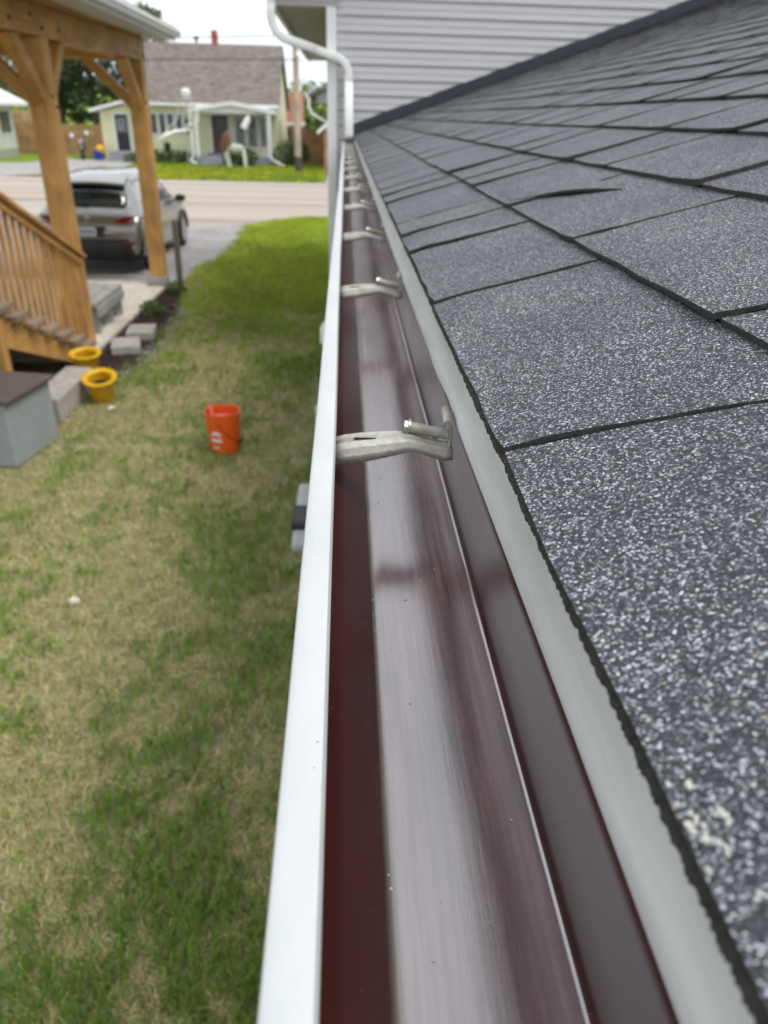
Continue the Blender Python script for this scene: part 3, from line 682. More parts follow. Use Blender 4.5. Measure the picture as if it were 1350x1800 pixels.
# hangers
def make_hanger():
    st = [(-.0095, .0150, .0125, 2.3620), (.000, .0155, .0140, 2.3640), (.012, .0155, .0142, 2.3655), (.026, .0148, .0130, 2.3668), (.040, .0135, .0112, 2.3678), (.050, .0122, .0092, 2.3680), (.056, .0116, .0080, 2.3668), (.064, .0115, .0080, 2.3640), (.074, .0118, .0086, 2.3612), (.082, .0120, .0090, 2.3595), (.0885, .0118, .0075, 2.3590)]
    pr = [(-1.0, -1.0), (-.97, -.55), (-.82, -.15), (-.60, .0), (-.36, .02), (-.28, -.10), (-.05, -.10), (.05, .12), (.45, .14), (.70, .02), (.92, -.25), (1.0, -.8)]
    mb = MB(); m_ = len(pr); vs = []; fs = []
    for x, w, d, z in st:
        for a, b in pr: vs.append((x, a*w, z+b*d))
    for j in range(len(st)-1):
        for i in range(m_-1): q = j*m_+i; fs.append((q, q+1, q+1+m_, q+m_))
    mb.add(vs, fs)
    h = mb.build('hanger', 'galvanised', gut, smooth=16, solid=.0014)
    h.location = (0, 0, 0)
    def sub(mb, nm, mat, **k):
        o = mb.build(nm, mat, None, **k); o.parent = h; return o
    # screw sleeve along X
    mb = MB(); mb.tube([(.0525, .0045, 2.3745), (.0680, .0045, 2.3708), (.0850, .0045, 2.3675)], .0046, 12); sub(mb, 'screw_sleeve', 'galvanised', smooth=40)
    mb = MB(); mb.tube([(.0480, .0045, 2.3756), (.0520, .0045, 2.3746)], .0050, 6); mb.tube([(.0512, .0045, 2.3748), (.0526, .0045, 2.3745)], .0066, 14); sub(mb, 'screw', 'screw_steel')
    # hooked clip that grips the back of the gutter
    pts = []
    for k in range(9):
        a = math.radians(-60+k*30); pts.append((.0930+.0042*math.cos(a)*.8, 2.3740+.0042*math.sin(a)))
    mb = MB(); vs = []; fs = []
    path = [(.0800, 2.3560), (.0850, 2.3560), (.0872, 2.3590), (.0880, 2.3700), (.0876, 2.3800), (.0862, 2.3835), (.0838, 2.3842), (.0818, 2.3822), (.0814, 2.3780)]
    for x, z in path: vs += [(x-.0010, -.006, z), (x+.0006, .024, z+.001)]
    for k in range(len(path)-1): fs.append((2*k, 2*k+1, 2*k+3, 2*k+2))
    mb.add(vs, fs); sub(mb, 'clip', 'galvanised', smooth=60, solid=.0014)
    mb = MB(); mb.box((.016, -.0005, 2.3660), (.018, .0016, .0016)); sub(mb, 'slot', 'felt')
    return h
h0 = make_hanger()
gy0, gsp = .565, .610
H_ = [h0]
for k in range(1, 14): H_.append(copy_tree(h0, gut))
for k, h in enumerate(H_):
    y = gy0+k*gsp+RND.uniform(-.01, .01)*(k > 0)
    h.location = Vector((0, y, .0005*wav(y, 5)))-wloc(gut); h.rotation_euler = (0, 0, RND.uniform(-.03, .03) if k else .02)
# debris: lichen crumb and grit caught at the shingle edge
db = MB(); r = random.Random(4)
def crumb(mb, p, sz):
    bm = bmesh.new(); bmesh.ops.create_icosphere(bm, subdivisions=1, radius=sz)
    for v in bm.verts: v.co *= r.uniform(.6, 1.25); v.co.z *= .6
    mb.add([Vector(p)+v.co for v in bm.verts], [tuple(v.index for v in f.verts) for f in bm.faces]); bm.free()
for k in range(16):
    y = .122+r.gauss(0, .008); crumb(db, rp(-.002+r.uniform(-.003, .007), y, .0080+r.uniform(0, .001)), r.uniform(.0006, .0016))
tag(db.build('lichen_crumbs', 'bone_dim', smooth=True), 'pale crumbs of debris stuck at the near edge of the shingles', 'debris', kind='stuff')
db = MB()
for k in range(340):
    y = r.uniform(.05, 1.6)**1.0; crumb(db, rp(-.0045+r.uniform(-.001, .002), y, .000+r.uniform(-.003, .003)), r.uniform(.0005, .0012))
tag(db.build('dark_grit', 'shingle_edge', smooth=True), 'dark grit gathered between the drip edge and the shingles', 'grit', kind='stuff')
db = MB()
for k in range(70):
    y = r.uniform(.1, 1.8); crumb(db, (r.uniform(.010, .09) if k % 3 else r.gauss(.0195, .001), y, 2.2955), r.uniform(.0003, .0009))
crumb(db, (.043, .435, 2.2957), .0022)
tag(db.build('gutter_grit', 'concrete', smooth=True), 'pale specks of grit lying in the brown gutter floor', 'grit', kind='stuff')

# upper gutter and downspout
ug = thing('upper_gutter', (-.72, 12, 3.53), 'white gutter along the eave above the downspout', 'gutter')
mb = MB(); pu = [(-.676, 3.66), (-.676, 3.535), (-.735, 3.535), (-.742, 3.56), (-.765, 3.60), (-.775, 3.625), (-.775, 3.66), (-.768, 3.66), (-.768, 3.63), (-.735, 3.565), (-.728, 3.545), (-.684, 3.545), (-.684, 3.66)]
mb.extr(pu, [YW-.05, 12, 16.5], closed=True); mb.build('gutter_body', 'white_vinyl', ug)
mb = MB(); mb.extr([(-.672, 3.665), (-.672, 3.532), (-.737, 3.532), (-.770, 3.602), (-.780, 3.625), (-.780, 3.665)], [YW-.056, YW-.045], closed=True); mb.build('end_cap', 'white_vinyl', ug)
def rect_pipe(mb, pts, w, h, nrm):
    """rectangular pipe with rounded corners in plane of travel X-Z; w across (in plane), h depth in Y"""
    pts = [Vector(p) for p in pts]; ring = []
    rr = .014
    for sx_, sy_ in ((1, 1), (-1, 1), (-1, -1), (1, -1)):
        for q in (0, 1, 2):
            a = {(1, 1): 0, (-1, 1): 90, (-1, -1): 180, (1, -1): 270}[(sx_, sy_)]+q*45
            ring.append((sx_*(w/2-rr)+rr*math.cos(math.radians(a)), sy_*(h/2-rr)+rr*math.sin(math.radians(a))))
    m_ = len(ring); vs = []; fs = []
    for i, p in enumerate(pts):
        d = (pts[min(i+1, len(pts)-1)]-pts[max(i-1, 0)]).normalized(); x = Vector((0, 1, 0)).cross(d).normalized()
        for a, b in ring: vs.append(p+x*a+Vector((0, 1, 0))*b)
    for i in range(len(pts)-1):
        for k in range(m_): fs.append((i*m_+k, i*m_+(k+1) % m_, (i+1)*m_+(k+1) % m_, (i+1)*m_+k))
    mb.add(vs, fs); return mb
def arc(p0, p1, p2, n=8):
    p0, p1, p2 = Vector(p0), Vector(p1), Vector(p2)
    return [p0*(1-t)**2+p1*2*t*(1-t)+p2*t*t for t in [k/n for k in range(n+1)]]
YD = YW-.075
dsp = thing('downspout', (.03, YD, 2.4), 'white downspout bending past the corner board into the gutter', 'downspout')
P0 = (-.71, YD, 3.54); A = (-.70, YD, 3.28); Bp = (.032, YD, 3.13); 
up = [(-.71, YD, 3.545), (-.71, YD, 3.46)]+arc((-.708, YD, 3.42), (-.69, YD, 3.28), (-.55, YD, 3.245))+[(-.30, YD, 3.175)]
rect_pipe(MB(), up, .078, .062, 0).build('upper_elbow', 'white_vinyl', dsp, smooth=40, solid=.002)
rect_pipe(MB(), [(-.31, YD, 3.178), (-.20, YD, 3.145)]+arc((-.12, YD, 3.12), (.028, YD, 3.10), (.034, YD, 2.96))+[(.034, YD, 2.92)], .073, .057, 0).build('lower_elbow', 'white_vinyl', dsp, smooth=40, solid=.002)
rect_pipe(MB(), [(.034, YD, 2.945), (.036, YD, 2.44), (.036, YD, 2.405)], .086, .066, 0).build('pipe', 'white_vinyl', dsp, smooth=40, solid=.002)
MB().b2((-.012, YD-.036, 2.92), (.080, YD+.070, 2.945)).build('strap', 'white_vinyl', dsp)

# ------------------------------------------------------------------ neighbour's timber porch with stairs
porch = thing('timber_porch', (-4.4, 10.5, 0), 'cedar timber porch with braced posts and white eave at upper left', 'porch')
def bev(mb, nm, mat, par, b=.008): return mb.build(nm, mat, par, bevel=b)
P1 = (-3.275, 9.32); P2 = (-3.10, 12.85); PW = .235
for (px, py), zb in ((P1, .0), (P2, .20)):
    p = bev(MB().b2((px-PW/2, py-PW/2, zb), (px+PW/2, py+PW/2, 3.262)), 'post', 'wood_z', porch)
    # bolt heads
    for (bx, bz) in ((.05, 2.62), (-.04, 2.72)):
        mb = MB(); mb.tube([(px+PW/2, py+bx, bz), (px+PW/2+.012, py+bx, bz)], .018, 8); mb.build('bolt', 'dark_metal', p)
ax = (P2[0]-P1[0])/(P2[1]-P1[1])
def lineX(y): return P1[0]+ax*(y-P1[1])
bm_ = bev(MB().beam((lineX(4.5), 4.5, 3.405), (lineX(13.02), 13.02, 3.405), .23, .285), 'long_beam', 'wood_y', porch)
for y_, z_ in ((8.55, 3.36), (9.05, 3.44), (9.30, 3.34), (9.75, 3.36), (12.6, 3.34), (12.92, 3.33)):
    mb = MB(); mb.tube([(lineX(y_)+.113, y_, z_), (lineX(y_)+.128, y_, z_)], .022, 8); mb.build('bolt', 'dark_metal', bm_)
bev(MB().beam((P2[0]-.11, P2[1]+.02, 3.36), (-8.0, P2[1]+.02, 3.36), .19, .20), 'cross_beam', 'wood_x', porch)
bev(MB().beam((P1[0]-.11, P1[1], 3.36), (-8.0, P1[1], 3.36), .19, .20), 'cross_beam', 'wood_x', porch)
def brace(a, b, mat): bev(MB().beam(a, b, .14, .14, up=(0, 1, 0) if abs(a[0]-b[0]) > .2 else (1, 0, 0)), 'brace', mat, porch)
for (px, py), dirs in ((P1, ('y-', 'y+', 'x-')), (P2, ('y-', 'x-'))):
    for d in dirs:
        l = .66; zt, zb = 3.285, 2.66
        if d == 'y-': brace((px+.01, py-.06, zb), (px-.02, py-l, zt), 'wood_y')
        if d == 'y+': brace((px+.01, py+.06, zb), (px+.03, py+l, zt), 'wood_y')
        if d == 'x-': brace((px-.06, py, zb), (px-.06-l, py, zt), 'wood_x')
# roof: soffit, fascia, gutter board, deck
ps = MB().b2((-3.02, 4.0, 3.575), (-2.63, 13.50, 3.592)).build('porch_soffit', 'porch_soffit', porch)
MB().b2((-8.2, 13.06, 3.578), (-3.021, 13.50, 3.592)).build('gable_soffit', 'porch_soffit', porch)
MB().b2((-3.20, 4.0, 3.552), (-3.00, 13.05, 3.578)).build('frieze', 'wood_y', porch)
MB().b2((-2.628, 4.0, 3.560), (-2.606, 13.53, 3.70)).build('fascia', 'white_vinyl', porch)
mb = MB(); mb.extr([(-2.604, 3.60), (-2.535, 3.60), (-2.515, 3.655), (-2.505, 3.66), (-2.505, 3.70), (-2.604, 3.70)], [4.0, 13.52], closed=True); mb.build('eave_gutter', 'white_vinyl', porch)
mb = MB(); mb.add([(-2.56, 4, 3.705), (-5.5, 4, 4.75), (-8.4, 4, 3.705), (-2.56, 13.56, 3.705), (-5.5, 13.56, 4.75), (-8.4, 13.56, 3.705),
                   (-2.56, 4, 3.735), (-5.5, 4, 4.78), (-8.4, 4, 3.735), (-2.56, 13.56, 3.735), (-5.5, 13.56, 4.78), (-8.4, 13.56, 3.735)],
                  [(0, 1, 4, 3), (1, 2, 5, 4), (6, 9, 10, 7), (7, 10, 11, 8), (0, 3, 9, 6), (2, 8, 11, 5), (0, 6, 7, 1), (1, 7, 8, 2), (3, 4, 10, 9), (4, 5, 11, 10)])
mb.build('porch_roof', 'grey_shingles', porch)
MB().b2((-8.2, 4.0, 3.555), (-3.205, 13.05, 3.574)).build('ceiling', 'wood_x', porch)
mb = MB(); mb.poly([(-3.01, 0), (-5.5, 0)], 0, 1) if False else None
# stairs, descending away from the camera along +Y
SX = -3.10
stairs = thing('porch_stairs', (SX-.5, 8, 0), 'cedar stairs with grey tread ends and sloping baluster railing beside the yellow pots', 'stairs')
tr0 = dict(y=9.02, z=.150); run, rise = .345, .150
for k in range(8):
    y1 = tr0['y']-k*run; z1 = tr0['z']+k*rise
    bev(MB().b2((SX-1.0, y1-run+.035, z1-.055), (SX+.075, y1+.01, z1)), 'tread', 'tread_wood', stairs, .006)
for sx_ in (SX-.03, SX-.95):
    mb = MB(); pts = []
    for k in range(8):
        y1 = tr0['y']-k*run-.02; z1 = tr0['z']+k*rise-.047
        pts += [(y1, z1), (y1-run, z1)]
    yl, zl = pts[-1]
    pts = [(tr0['y']-.02, .0)]+pts+[(yl, zl-.27), (tr0['y']-.50, .0)]
    n_ = len(pts); mb.add([(sx_-.02, y, z) for y, z in pts]+[(sx_+.02, y, z) for y, z in pts], [tuple(range(n_)), tuple(range(2*n_-1, n_-1, -1))]+[(i, (i+1) % n_, n_+(i+1) % n_, n_+i) for i in range(n_)])
    mb.build('stringer', 'wood_y', stairs)
rs = -rise/run
def railz(y): return 1.235+(y-8.84)*rs*.98
rail = bev(MB().beam((SX+.01, 9.20, railz(9.20)), (SX+.01, 6.2, railz(6.2)), .10, .045), 'handrail', 'wood_y', stairs)
bev(MB().beam((SX+.006, 9.19, railz(9.19)-.08), (SX+.006, 6.2, railz(6.2)-.08), .036, .06), 'upper_rail', 'wood_y', stairs)
bal = None
yb = 9.06; kk = 0
while yb > 6.3:
    zt = railz(yb)-.06; step = max(0, math.floor((tr0['y']-yb)/run)); zb = tr0['z']+step*rise-.10
    bev(MB().b2((SX-.053, yb-.019, zb+.10), (SX-.015, yb+.019, zt)), 'baluster', 'wood_z', stairs, .003)
    yb -= .150; kk += 1
mb = MB(); n_ = len(pts); mb.add([(SX-1.0, 9.0, 0), (SX-1.0, 6.2, 0), (SX-1.0, 6.2, 1.15), (SX-1.03, 9.0, 0), (SX-1.03, 6.2, 0), (SX-1.03, 6.2, 1.15)], [(0, 1, 2), (3, 5, 4), (0, 3, 4, 1), (1, 4, 5, 2), (2, 5, 3, 0)]); mb.build('side_light_block', 'weathered', stairs)  # panel added on the far side to darken the void under the stairs
for k in range(1, 8):
    y1 = tr0['y']-k*run; MB().b2((SX-.94, y1+.012, tr0['z']+(k-1)*rise+.001), (SX-.06, y1+.03, tr0['z']+k*rise-.056)).build('light_block_riser', 'wood_x', stairs)  # closed risers added to keep light out of the space below the treads
bev(MB().b2((SX-.06, 6.62, 0), (SX+.045, 6.74, .95)), 'newel_post', 'wood_z', stairs)
deck = MB().b2((-6.5, 3.8, 1.16), (SX-.02, 6.27, 1.20)); bev(deck, 'landing', 'tread_wood', stairs)
MB().b2((-6.5, 6.20, 0), (SX-.95, 6.245, .949)).build('landing_light_block', 'weathered', stairs)  # added panel below the landing, blocks light from behind the stairs
bev(MB().b2((-6.5, 3.8, .95), (SX-.05, 6.25, 1.158)), 'landing_frame', 'wood_x', stairs)

# concrete slab, bench, footing, pavers, mulch
struct(MB().b2((-9, 8.55, -.05), (-2.99, 13.12, .055)).build('porch_slab', 'concrete', bevel=.01))
ft = MB().b2((-3.27, 12.68, .056), (-2.97, 13.0, .20)); tag(ft.build('post_footing', 'concrete_grey', bevel=.015), 'small concrete footing under the far porch post', 'footing')
bn = thing('concrete_bench', (-3.4, 10.2, .056), 'low grey slatted bench on the slab behind the near porch post', 'bench')
for k in range(3): MB().b2((-3.62+k*.165, 9.56, .395), (-3.62+k*.165+.150, 10.78, .455)).build('seat_slat', 'concrete_grey', bn, bevel=.006)
MB().b2((-3.155, 9.58, .27), (-3.118, 10.76, .392)).build('apron', 'concrete_grey', bn, bevel=.004)
for yy in (9.62, 10.18, 10.66):
    MB().b2((-3.60, yy, .056), (-3.16, yy+.09, .393)).build('leg', 'concrete_grey', bn, bevel=.004)
for i, (x, y, a, lb) in enumerate(((-2.69, 9.06, .25, 'nearer pale stone paver lying on the mulch beside the slab'), (-2.66, 9.72, .12, 'farther pale stone paver lying on the mulch beside the slab'))):
    mb = MB(); mb.box((x, y, .062), (.34, .46, .10), Matrix.Rotation(a, 3, 'Z')); tag(mb.build('paver', 'paver_stone', bevel=.012), lb, 'paver', 'pavers beside the slab')
mul = [(-2.985, 8.0), (-2.55, 7.9), (-2.38, 8.6), (-2.36, 9.6), (-2.42, 10.8), (-2.5, 12.0), (-2.68, 12.9), (-2.985, 13.1)]
struct(MB().poly(mul, -.05, .014).build('mulch_bed', 'mulch'))
mb = MB(); r = random.Random(9)
for k in range(1500):
    t = r.random(); y = 7.95+t*5.0; xr = np.interp(y, [7.9, 8.6, 9.6, 10.8, 12, 12.9], [-2.55, -2.38, -2.36, -2.42, -2.5, -2.7])
    x = r.uniform(-2.97, xr); mb.box((x, y, .02), (r.uniform(.015, .05), r.uniform(.01, .02), .012), Matrix.Rotation(r.uniform(0, 3), 3, 'Z') @ Matrix.Rotation(r.uniform(-.5, .5), 3, 'X'))
tag(mb.build('mulch_chips', 'mulch', fixn=False), 'dark brown bark mulch chips along the slab edge', 'mulch', kind='stuff')
mb = MB()
for k in range(420):
    y = r.uniform(8.0, 13.0); xr = float(np.interp(y, [7.9, 8.6, 9.6, 10.8, 12, 12.9], [-2.55, -2.38, -2.36, -2.42, -2.5, -2.7])); crumb(mb, (xr+r.gauss(.02, .07), y, .015), r.uniform(.010, .028))
tag(mb.build('edge_pebbles', 'gravel_stone', smooth=True), 'pale pebbles strewn along the lawn edge of the mulch', 'pebbles', kind='stuff')
# little plants in the mulch
def leafball(mb_list, c, rad, n, size, flat=.8, seed=0, hole=0):
    rr = random.Random(seed); vs = mb_list.v; 
    for k in range(n):
        d = Vector((rr.gauss(0, 1), rr.gauss(0, 1), rr.gauss(0, 1))).normalized()*rr.random()**.35
        p = Vector((c[0]+d.x*rad[0], c[1]+d.y*rad[1], c[2]+d.z*rad[2]))
        a = Vector((rr.gauss(0, 1), rr.gauss(0, 1), rr.gauss(0, .6))).normalized(); b = a.orthogonal().normalized()
        b = (b*math.cos(rr.uniform(0, 6))+a.cross(b)*math.sin(rr.uniform(0, 6))).normalized()
        s = size*rr.uniform(.6, 1.4)
        mb_list.add([p-a*s*.5, p+b*s*.28, p+a*s*.5, p-b*s*.28], [(0, 1, 2, 3)])
def foliage_mat(name, a, b):
    m, t, bs = new_mat(name)
    g = N(t, 'ShaderNodeNewGeometry'); r_ = ramp(t, g.outputs['Random Per Island'], [(0, a), (1, b)])
    n = N(t, 'ShaderNodeTexNoise', Scale=.8, Detail=3.0); t.links.new(coords(t, (1, 1, 1), False), n.inputs['Vector'])
    r2 = ramp(t, n.outputs['Fac'], [(.3, (.7, .7, .7)), (.7, (1.25, 1.25, 1.2))])
    t.links.new(mixc(t, 1.0, r_.outputs[0], r2.outputs[0], 'MULTIPLY'), bs.inputs['Base Color']); bs.inputs['Roughness'].default_value = .6
foliage_mat('leaf_mid', (.05, .095, .016), (.12, .19, .035)); foliage_mat('leaf_dark', (.022, .045, .014), (.06, .095, .028)); foliage_mat('leaf_light', (.12, .19, .03), (.24, .31, .06))
foliage_mat('leaf_hedge', (.035, .075, .018), (.08, .14, .03)); foliage_mat('leaf_olive', (.07, .09, .02), (.14, .16, .045))
for x, y, s, lb in ((-2.78, 10.9, .19, 'small green plant in the mulch by the slab edge'), (-2.72, 12.35, .17, 'small green plant in the mulch by the grey stake')):
    mb = MB(); leafball(mb, (x, y, .10), (s, s*1.2, .11), 260, .06, seed=int(y*10)); tag(mb.build('bed_plant', 'leaf_mid', fixn=False), lb, 'plant', 'plants in the mulch bed')
mb = MB(); mb.beam((-2.80, 13.0, -.05), (-2.795, 13.02, 1.05), .085, .075); tag(mb.build('wooden_stake', 'weathered', bevel=.008), 'weathered grey stake beside the car and far porch post', 'stake')

# grey storage box
bx = thing('storage_box', (-3.1, 6.0, 0), 'grey storage box with brown flat lid at left edge', 'storage box')
mb = MB(); mb.poly([(-2.68, 5.62), (-2.56, 6.26), (-3.55, 6.44), (-3.67, 5.80)], 0, .545); mb.build('box_body', 'box_grey', bx, bevel=.012)
mb = MB(); mb.poly([(-2.645, 5.585), (-2.515, 6.285), (-3.58, 6.48), (-3.71, 5.775)], .546, .585); mb.build('lid', 'box_lid', bx, bevel=.01)
# concrete edging block behind it
mb = MB(); mb.poly([(-2.66, 6.62), (-2.64, 7.62), (-2.92, 7.66), (-2.94, 6.64)], 0, .235); tag(mb.build('concrete_block', 'paver_stone', bevel=.014), 'pale concrete block lying between the grey box and yellow pots', 'block')
# yellow pots
def pot(x, y, z, hh, lb, tilt=0):
    p = thing('yellow_pot', (x, y, z), lb, 'pot', 'yellow plant pots by the stairs')
    prof = [(.001, 0), (.098, 0), (.104, .01), (.138, hh-.055), (.142, hh-.05), (.143, hh-.02), (.166, hh-.014), (.171, hh-.004), (.168, hh+.004), (.150, hh+.008), (.125, hh+.001), (.112, hh-.012), (.112, hh-.03), (.095, .03), (.001, .03)]
    mb = MB(); mb.lathe(prof, (x, y, z), 36); mb.build('pot_body', 'pot_yellow', p, smooth=40)
    mb = MB(); mb.lathe([(.001, hh-.10), (.05, hh-.095), (.108, hh-.10)], (x, y, z), 24); mb.build('soil', 'pot_soil', p, smooth=True)
    p.rotation_euler = (math.radians(tilt), 0, math.radians(8))
    return p
pot(-2.46, 7.28, 0, .27, 'yellow plastic pot standing nearest on the lawn edge', 15)
pot(-2.84, 8.06, 0, .27, 'yellow plastic pot at the foot of the stairs behind the nearer pot', 8)
mb = MB(); crumb(mb, (-2.30, 6.98, .02), .045); tag(mb.build('white_stone', 'bone', smooth=True), 'small white stone on the grass below the yellow pot', 'stone')
mb = MB(); crumb(mb, (-1.62, 3.72, .01), .038); tag(mb.build('tan_stone', 'concrete', smooth=True), 'small tan stone lying alone in the straw at left', 'stone')
# orange bucket
bk = thing('orange_bucket', (-1.055, 6.04, 0), 'orange plastic bucket with a red handled tool on the lawn', 'bucket')
bc = (-1.055, 6.02, 0); hb = .365
mb = MB(); mb.lathe([(.001, 0), (.124, 0), (.130, .006), (.143, hb-.085), (.147, hb-.083), (.147, hb-.077), (.1445, hb-.075), (.1465, hb-.045), (.151, hb-.043), (.151, hb-.037), (.147, hb-.035), (.149, hb-.008), (.1535, hb-.004), (.1535, hb), (.146, hb), (.143, hb-.02), (.124, .015), (.001, .012)], bc, 40)
mb.build('bucket_body', 'bucket_orange', bk, smooth=35)
mb = MB(); mb.tube([(bc[0]+.152*math.cos(a), bc[1]+.152*math.sin(a)-.012-.06*abs(math.sin(2*(a+1.35)))*0, hb-.065-.20*math.sin((a+math.radians(100))/math.radians(170)*math.pi)) for a in [math.radians(-100+170*k/16) for k in range(17)]], .0028, 6); mb.build('wire_handle', 'dark_metal', bk, smooth=True)
mb = MB(); mb.tube([(bc[0]+.150*math.cos(math.radians(t)), bc[1]+.150*math.sin(math.radians(t))-.012, hb-.265+.0006*abs(t+15)) for t in (-28, -20, -12, -4)], .012, 10); mb.build('grip', 'black_plastic', bk, smooth=True)
def print_patch(pts2, nm):   # flat white print following the bucket side: (angle deg, z)
    mb = MB(); vs = []
    for a, z in pts2:
        rr_ = .1305+(.143-.130)*(z/(hb-.085))+.0012; vs.append((bc[0]+rr_*math.cos(math.radians(a)), bc[1]+rr_*math.sin(math.radians(a)), z))
    mb.add(vs, [tuple(range(len(vs)))]); mb.build(nm, 'print_white', bk, fixn=False)
for q in range(5):     # arch of the printed mark
    a0 = -128+q*7; print_patch([(a0, .165+.022*math.sin(math.pi*(q+.0)/5)), (a0+7.2, .165+.022*math.sin(math.pi*(q+1)/5)), (a0+7.2, .195+.022*math.sin(math.pi*(q+1)/5)), (a0, .195+.022*math.sin(math.pi*q/5))], 'printed_mark')
for q in range(6): print_patch([(-131+q*7, .118), (-131+q*7+6, .118), (-131+q*7+6, .15), (-131+q*7, .15)], 'printed_mark')
for q in range(4): print_patch([(-126+q*7, .055), (-126+q*7+4, .055), (-126+q*7+4, .08), (-126+q*7, .08)], 'printed_mark')
tl = thing('red_tool', (-1.06, 6.0, .02), 'red plastic scoop standing in the orange bucket', 'scoop')
mb = MB(); mb.beam((-1.165, 6.05, .405), (-1.13, 5.98, .30), .028, .018); mb.build('handle', 'red_plastic', tl, bevel=.006)
mb = MB(); mb.lathe([(.001, .0), (.05, .004), (.075, .018), (.085, .03)], (-1.05, 6.0, .285), 18, 1.15, .9); mb.build('scoop_bowl', 'red_plastic', tl, smooth=True, solid=.004)
# things along the house wall, mostly hidden by the gutter
bi = thing('wheelie_bin', (.02, 3.0, 0), 'grey bin with pale lid half hidden under the gutter', 'bin')
def frust(mb, x0, x1, y0, y1, z0, X0, X1, Y0, Y1, z1):
    mb.add([(x0, y0, z0), (x1, y0, z0), (x1, y1, z0), (x0, y1, z0), (X0, Y0, z1), (X1, Y0, z1), (X1, Y1, z1), (X0, Y1, z1)], [(0, 3, 2, 1), (4, 5, 6, 7), (0, 1, 5, 4), (1, 2, 6, 5), (2, 3, 7, 6), (3, 0, 4, 7)]); return mb
frust(MB(), -.13, .28, 2.78, 3.20, .04, -.185, .33, 2.74, 3.26, .95).build('bin_body', 'bin_body', bi, bevel=.02)
MB().b2((-.232, 2.70, .952), (.36, 3.30, 1.0)).build('lid', 'bin_lid', bi, bevel=.018)
MB().b2((-.240, 2.82, .985), (-.12, 3.0, 1.035)).build('lid_handle', 'black_plastic', bi, bevel=.015)
MB().b2((-.21, 3.005, 1.001), (.1, 3.035, 1.012)).build('label_strip', 'yellow_label', bi)
for xx in (-.1, .26):
    mb = MB(); mb.tube([(xx-.03, 3.22, .09), (xx+.03, 3.22, .09)], .09, 16); mb.build('wheel', 'rubber', bi)
mb = MB(); mb.tube([(-.125, 5.05, 1.22), (-.125, 5.05, 1.32), (-.125, 5.05, 1.36)], [.05, .05, .03], 14); mb.tube([(-.125, 5.05, 0), (-.125, 5.05, 1.22)], .022, 10)
tag(mb.build('vent_pipe', 'white_vinyl', smooth=40), 'white capped pipe showing past the gutter above the pale board', 'pipe')
mb = MB(); mb.b2((-.175, 4.0, 0), (-.02, 4.08, 1.12)); tag(mb.build('pale_board', 'pale_board', bevel=.006), 'pale board standing upright behind the grey bin by the gutter', 'board')

# ------------------------------------------------------------------ car
CX, CY = -4.47, 13.85
car = thing('car', (CX, CY+2.2, 0), 'silver grey hatchback car parked on gravel behind the porch posts', 'car')
def ring(y, zb, zw, zt, hb_, hw, ht, n=6):
    """closed half-ring mirrored: bottom, side, belt, roof"""
    R = [(0, zb), (hb_*.8, zb), (hb_, zb+.06), (hw*.985, zb+(zw-zb)*.35), (hw, zb+(zw-zb)*.62), (hw*.985, zw-.08), (hw*.955, zw), (hw*.955+(ht-hw*.955)*.55, zw+(zt-zw)*.55), (ht, zw+(zt-zw)*.86), (ht*.90, zw+(zt-zw)*.97), (ht*.5, zt), (0, zt+.006)]
    pts = [(x, y, z) for x, z in R]+[(-x, y, z) for x, z in R[-2:0:-1]]
    return [(CX+x, CY+y_, z) for x, y_, z in pts]
secs = [(-.02, .40, .70, .74, .70, .78, .70), (0, .32, .80, .90, .80, .86, .74), (.06, .27, .95, .99, .84, .905, .76), (.16, .25, .99, 1.06, .86, .92, .72), (.30, .24, 1.0, 1.22, .87, .925, .67), (.48, .24, 1.0, 1.43, .88, .925, .62), (.62, .24, 1.0, 1.545, .88, .925, .585), (.9, .24, 1.0, 1.60, .88, .925, .585), (1.5, .24, .99, 1.635, .88, .92, .60), (2.2, .24, .97, 1.63, .88, .92, .60), (2.6, .24, .96, 1.58, .88, .92, .59), (3.0, .24, .95, 1.36, .88, .92, .62), (3.35, .24, .945, 1.10, .88, .92, .70), (3.6, .25, .94, 1.0, .87, .91, .72), (4.1, .27, .86, .92, .84, .88, .70), (4.35, .32, .74, .80, .76, .80, .62), (4.45, .40, .62, .66, .62, .68, .5)]
mb = MB(); rings = [ring(*s) for s in secs]; m_ = len(rings[0]); vs = [p for r_ in rings for p in r_]; fs = []
for j in range(len(rings)-1):
    for i in range(m_): fs.append((j*m_+i, j*m_+(i+1) % m_, (j+1)*m_+(i+1) % m_, (j+1)*m_+i))
fs += [tuple(range(m_)), tuple((len(rings)-1)*m_+i for i in range(m_-1, -1, -1))]
mb.add(vs, fs); body = mb.build('body', 'car_paint', car, smooth=50)
# rear window follows the hatch slope, sits just proud
def hatch(x, z, off=.012):   # point on hatch
    yq = np.interp(z, [1.06, 1.22, 1.43, 1.545], [.16, .30, .48, .62]); return (CX+x, CY+yq-off, z+off*.4)
mb = MB(); rows = []
for z, hw in ((1.145, .60), (1.17, .64), (1.25, .655), (1.34, .64), (1.42, .60)): rows.append([hatch(hw*t, z-.03*t*t, .016+.02*(1-t*t)) for t in (-1, -.8, -.4, 0, .4, .8, 1)])
mb.add([p for r_ in rows for p in r_], [(j*7+i, j*7+i+1, j*7+i+8, j*7+i+7) for j in range(4) for i in range(6)])
mb.build('rear_window', 'car_glass', car, smooth=True, solid=.006)
